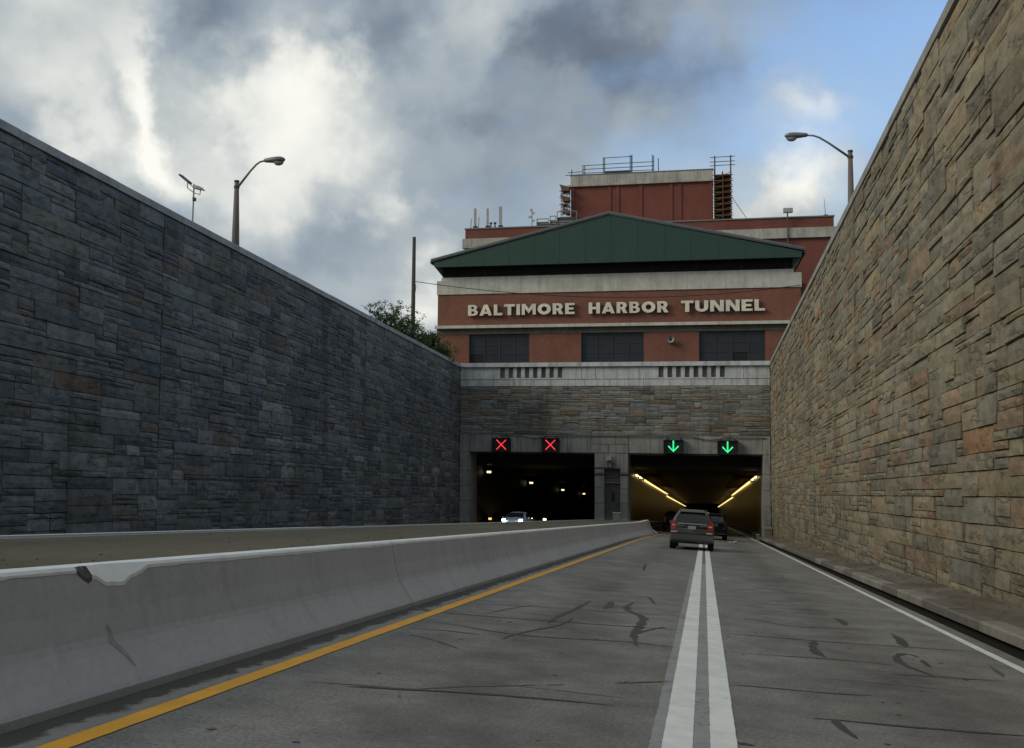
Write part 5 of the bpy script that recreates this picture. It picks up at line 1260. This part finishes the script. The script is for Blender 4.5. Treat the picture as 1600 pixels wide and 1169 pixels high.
        g = MB(); g.tube([(0, -0.01, 1.16), (0.34, 0.02, 1.21)], 0.012, 5); g.build('rear_wiper', M['black'], t)
    else:
        g = MB(); g.poly([(-0.66, 3.28, 1.02), (0.66, 3.28, 1.02), (0.55, 2.78, 1.37), (-0.55, 2.78, 1.37)]); g.v = [(x, y+0.06, z+0.03) for x, y, z in g.v]; g.build('windscreen', M['carglass'], t)
        g = MB(); g.poly([(-0.60, 0.92, 1.06), (0.60, 0.92, 1.06), (0.54, 1.45, 1.38), (-0.54, 1.45, 1.38)]); g.v = [(x, y-0.05, z+0.03) for x, y, z in g.v]; g.build('rear_window', M['carglass'], t)
        for s_ in (-1, 1):
            g = MB(); g.poly([(s_*0.85, 1.1, 1.0), (s_*0.85, 3.1, 0.98), (s_*0.66, 2.7, 1.34), (s_*0.66, 1.55, 1.36)]); g.build('side_window', M['carglass'], t)
            g = MB(); g.box(min(s_*0.90, s_*1.06), max(s_*0.90, s_*1.06), 2.95, 3.05, 0.95, 1.08); g.build('wing_mirror', paint, t)
            g = MB(); g.box(min(s_*0.52, s_*0.74), max(s_*0.52, s_*0.74), 4.40, 4.62, 0.76, 0.92); g.build('headlight', M[front_lit] if front_lit else M['pale'], t)
            g = MB(); g.box(min(s_*0.56, s_*0.80), max(s_*0.56, s_*0.80), -0.02, 0.04, 0.72, 0.86); g.build('tail_light', M['tail_on'] if tail else M['tail'], t)
        g = MB(); g.box(-0.45, 0.45, 4.55, 4.63, 0.46, 0.60); g.build('grille', M['black'], t)
        g = MB(); g.box(-0.16, 0.16, -0.03, 0.0, 0.6, 0.72); g.build('number_plate', M['plate'], t)
    if kind == 'suv' and tail:
        pass
    t.location = loc; t.rotation_euler = rot
    return t
gp = -math.atan(GR)
# parts were made with the empty at the origin
car('grey suv seen from behind straddling the double white line', 'suv', M['paint_grey'], loc=(-0.56, 41.5, zroad(-0.56, 41.5)+0.005), rot=(gp, math.atan(CF), rad(-1)), cat='suv')
car('dark car mostly hidden behind the left side of the grey suv', 'suv', M['paint_dark'], loc=(-2.45, 80, zroad(-2.45, 80)), rot=(gp, math.atan(CF), 0))
car('dark car ahead in the right lane, half hidden by the grey suv', 'suv', M['paint_dark'], loc=(0.50, 63, zroad(0.50, 63)), rot=(gp, math.atan(CF), 0))
car('pale blue car with bright white headlights leaving the dark left tunnel', 'sedan', M['paint_pale'], front_lit='headlight', loc=(-13.95, 74.6, -GR*74.6+0.0), rot=(-gp, 0, math.pi))
car('dark car with orange headlights inside the dark left tunnel, right of the pale car', 'sedan', M['paint_dark'], front_lit='headlight_w', loc=(-15.1, 92.6, -GR*92.6), rot=(-gp, 0, math.pi))
car('added dark car whose dim amber lights stand in for reflections on the left tunnel wall', 'sedan', M['paint_dark'], front_lit='headlight_glint', loc=(-17.0, 83.6, -GR*83.6), rot=(-gp, 0, math.pi))  # added car, its lights imitate glints on the tiled wall
# litter on the road ahead
t = empty('litter', (1.59, 59.3, zroad(1.59, 59.3)), label='small pale scrap of litter on the right lane', cat='litter')
g = MB(); r = random.Random(2); z = zroad(1.59, 59.3)
for _ in range(4):
    x = 1.59+r.uniform(-.2, .2); y = 59.3+r.uniform(-.3, .3); g.poly([(x-.12, y, z+.01), (x+.1, y-.1, z+.05), (x+.15, y+.2, z+.09), (x-.05, y+.2, z+.02)])
g.build('scrap', M['trash'], t)
# debris along the median
g = MB(); r = random.Random(12)
for _ in range(420):
    y = r.uniform(6, 70); x = r.choice((r.uniform(-5.2, -4.36), r.uniform(-8.0, -4.36))); s_ = r.uniform(0.004, 0.014); z = zmed(x, y)
    g.hexa([(x-s_, y-s_, z-.01), (x+s_*r.random(), y-s_, z-.01), (x+s_, y+s_, z-.01), (x-s_, y+s_*r.random(), z-.01), (x-s_*.6, y-s_*.6, z+s_), (x+s_*.5, y-s_*.5, z+s_*.8), (x+s_*.5, y+s_*.6, z+s_), (x-s_*.6, y+s_*.4, z+s_*.7)])
g.build('gravel', M['tar2'], None, kind='stuff', label='scattered dark grit on the median behind the barrier', cat='gravel')
g = MB()
for _ in range(500):
    y = r.uniform(9, 72); x = r.uniform(4.3, 4.93); s_ = r.uniform(0.006, 0.025); z = zk(0, y, 0.195+0.035*(x-4.26)/0.245)
    g.hexa([(x-s_, y-s_, z-.01), (x+s_*r.random(), y-s_, z-.01), (x+s_, y+s_, z-.01), (x-s_, y+s_*r.random(), z-.01), (x-s_*.6, y-s_*.6, z+s_), (x+s_*.5, y-s_*.5, z+s_*.8), (x+s_*.5, y+s_*.6, z+s_), (x-s_*.6, y+s_*.4, z+s_*.7)])
g.build('gravel', M['kerb'], None, kind='stuff', label='brown grit lying at the foot of the right wall', cat='gravel')
S.cycles.use_denoising = True
S.cycles.max_bounces = 6
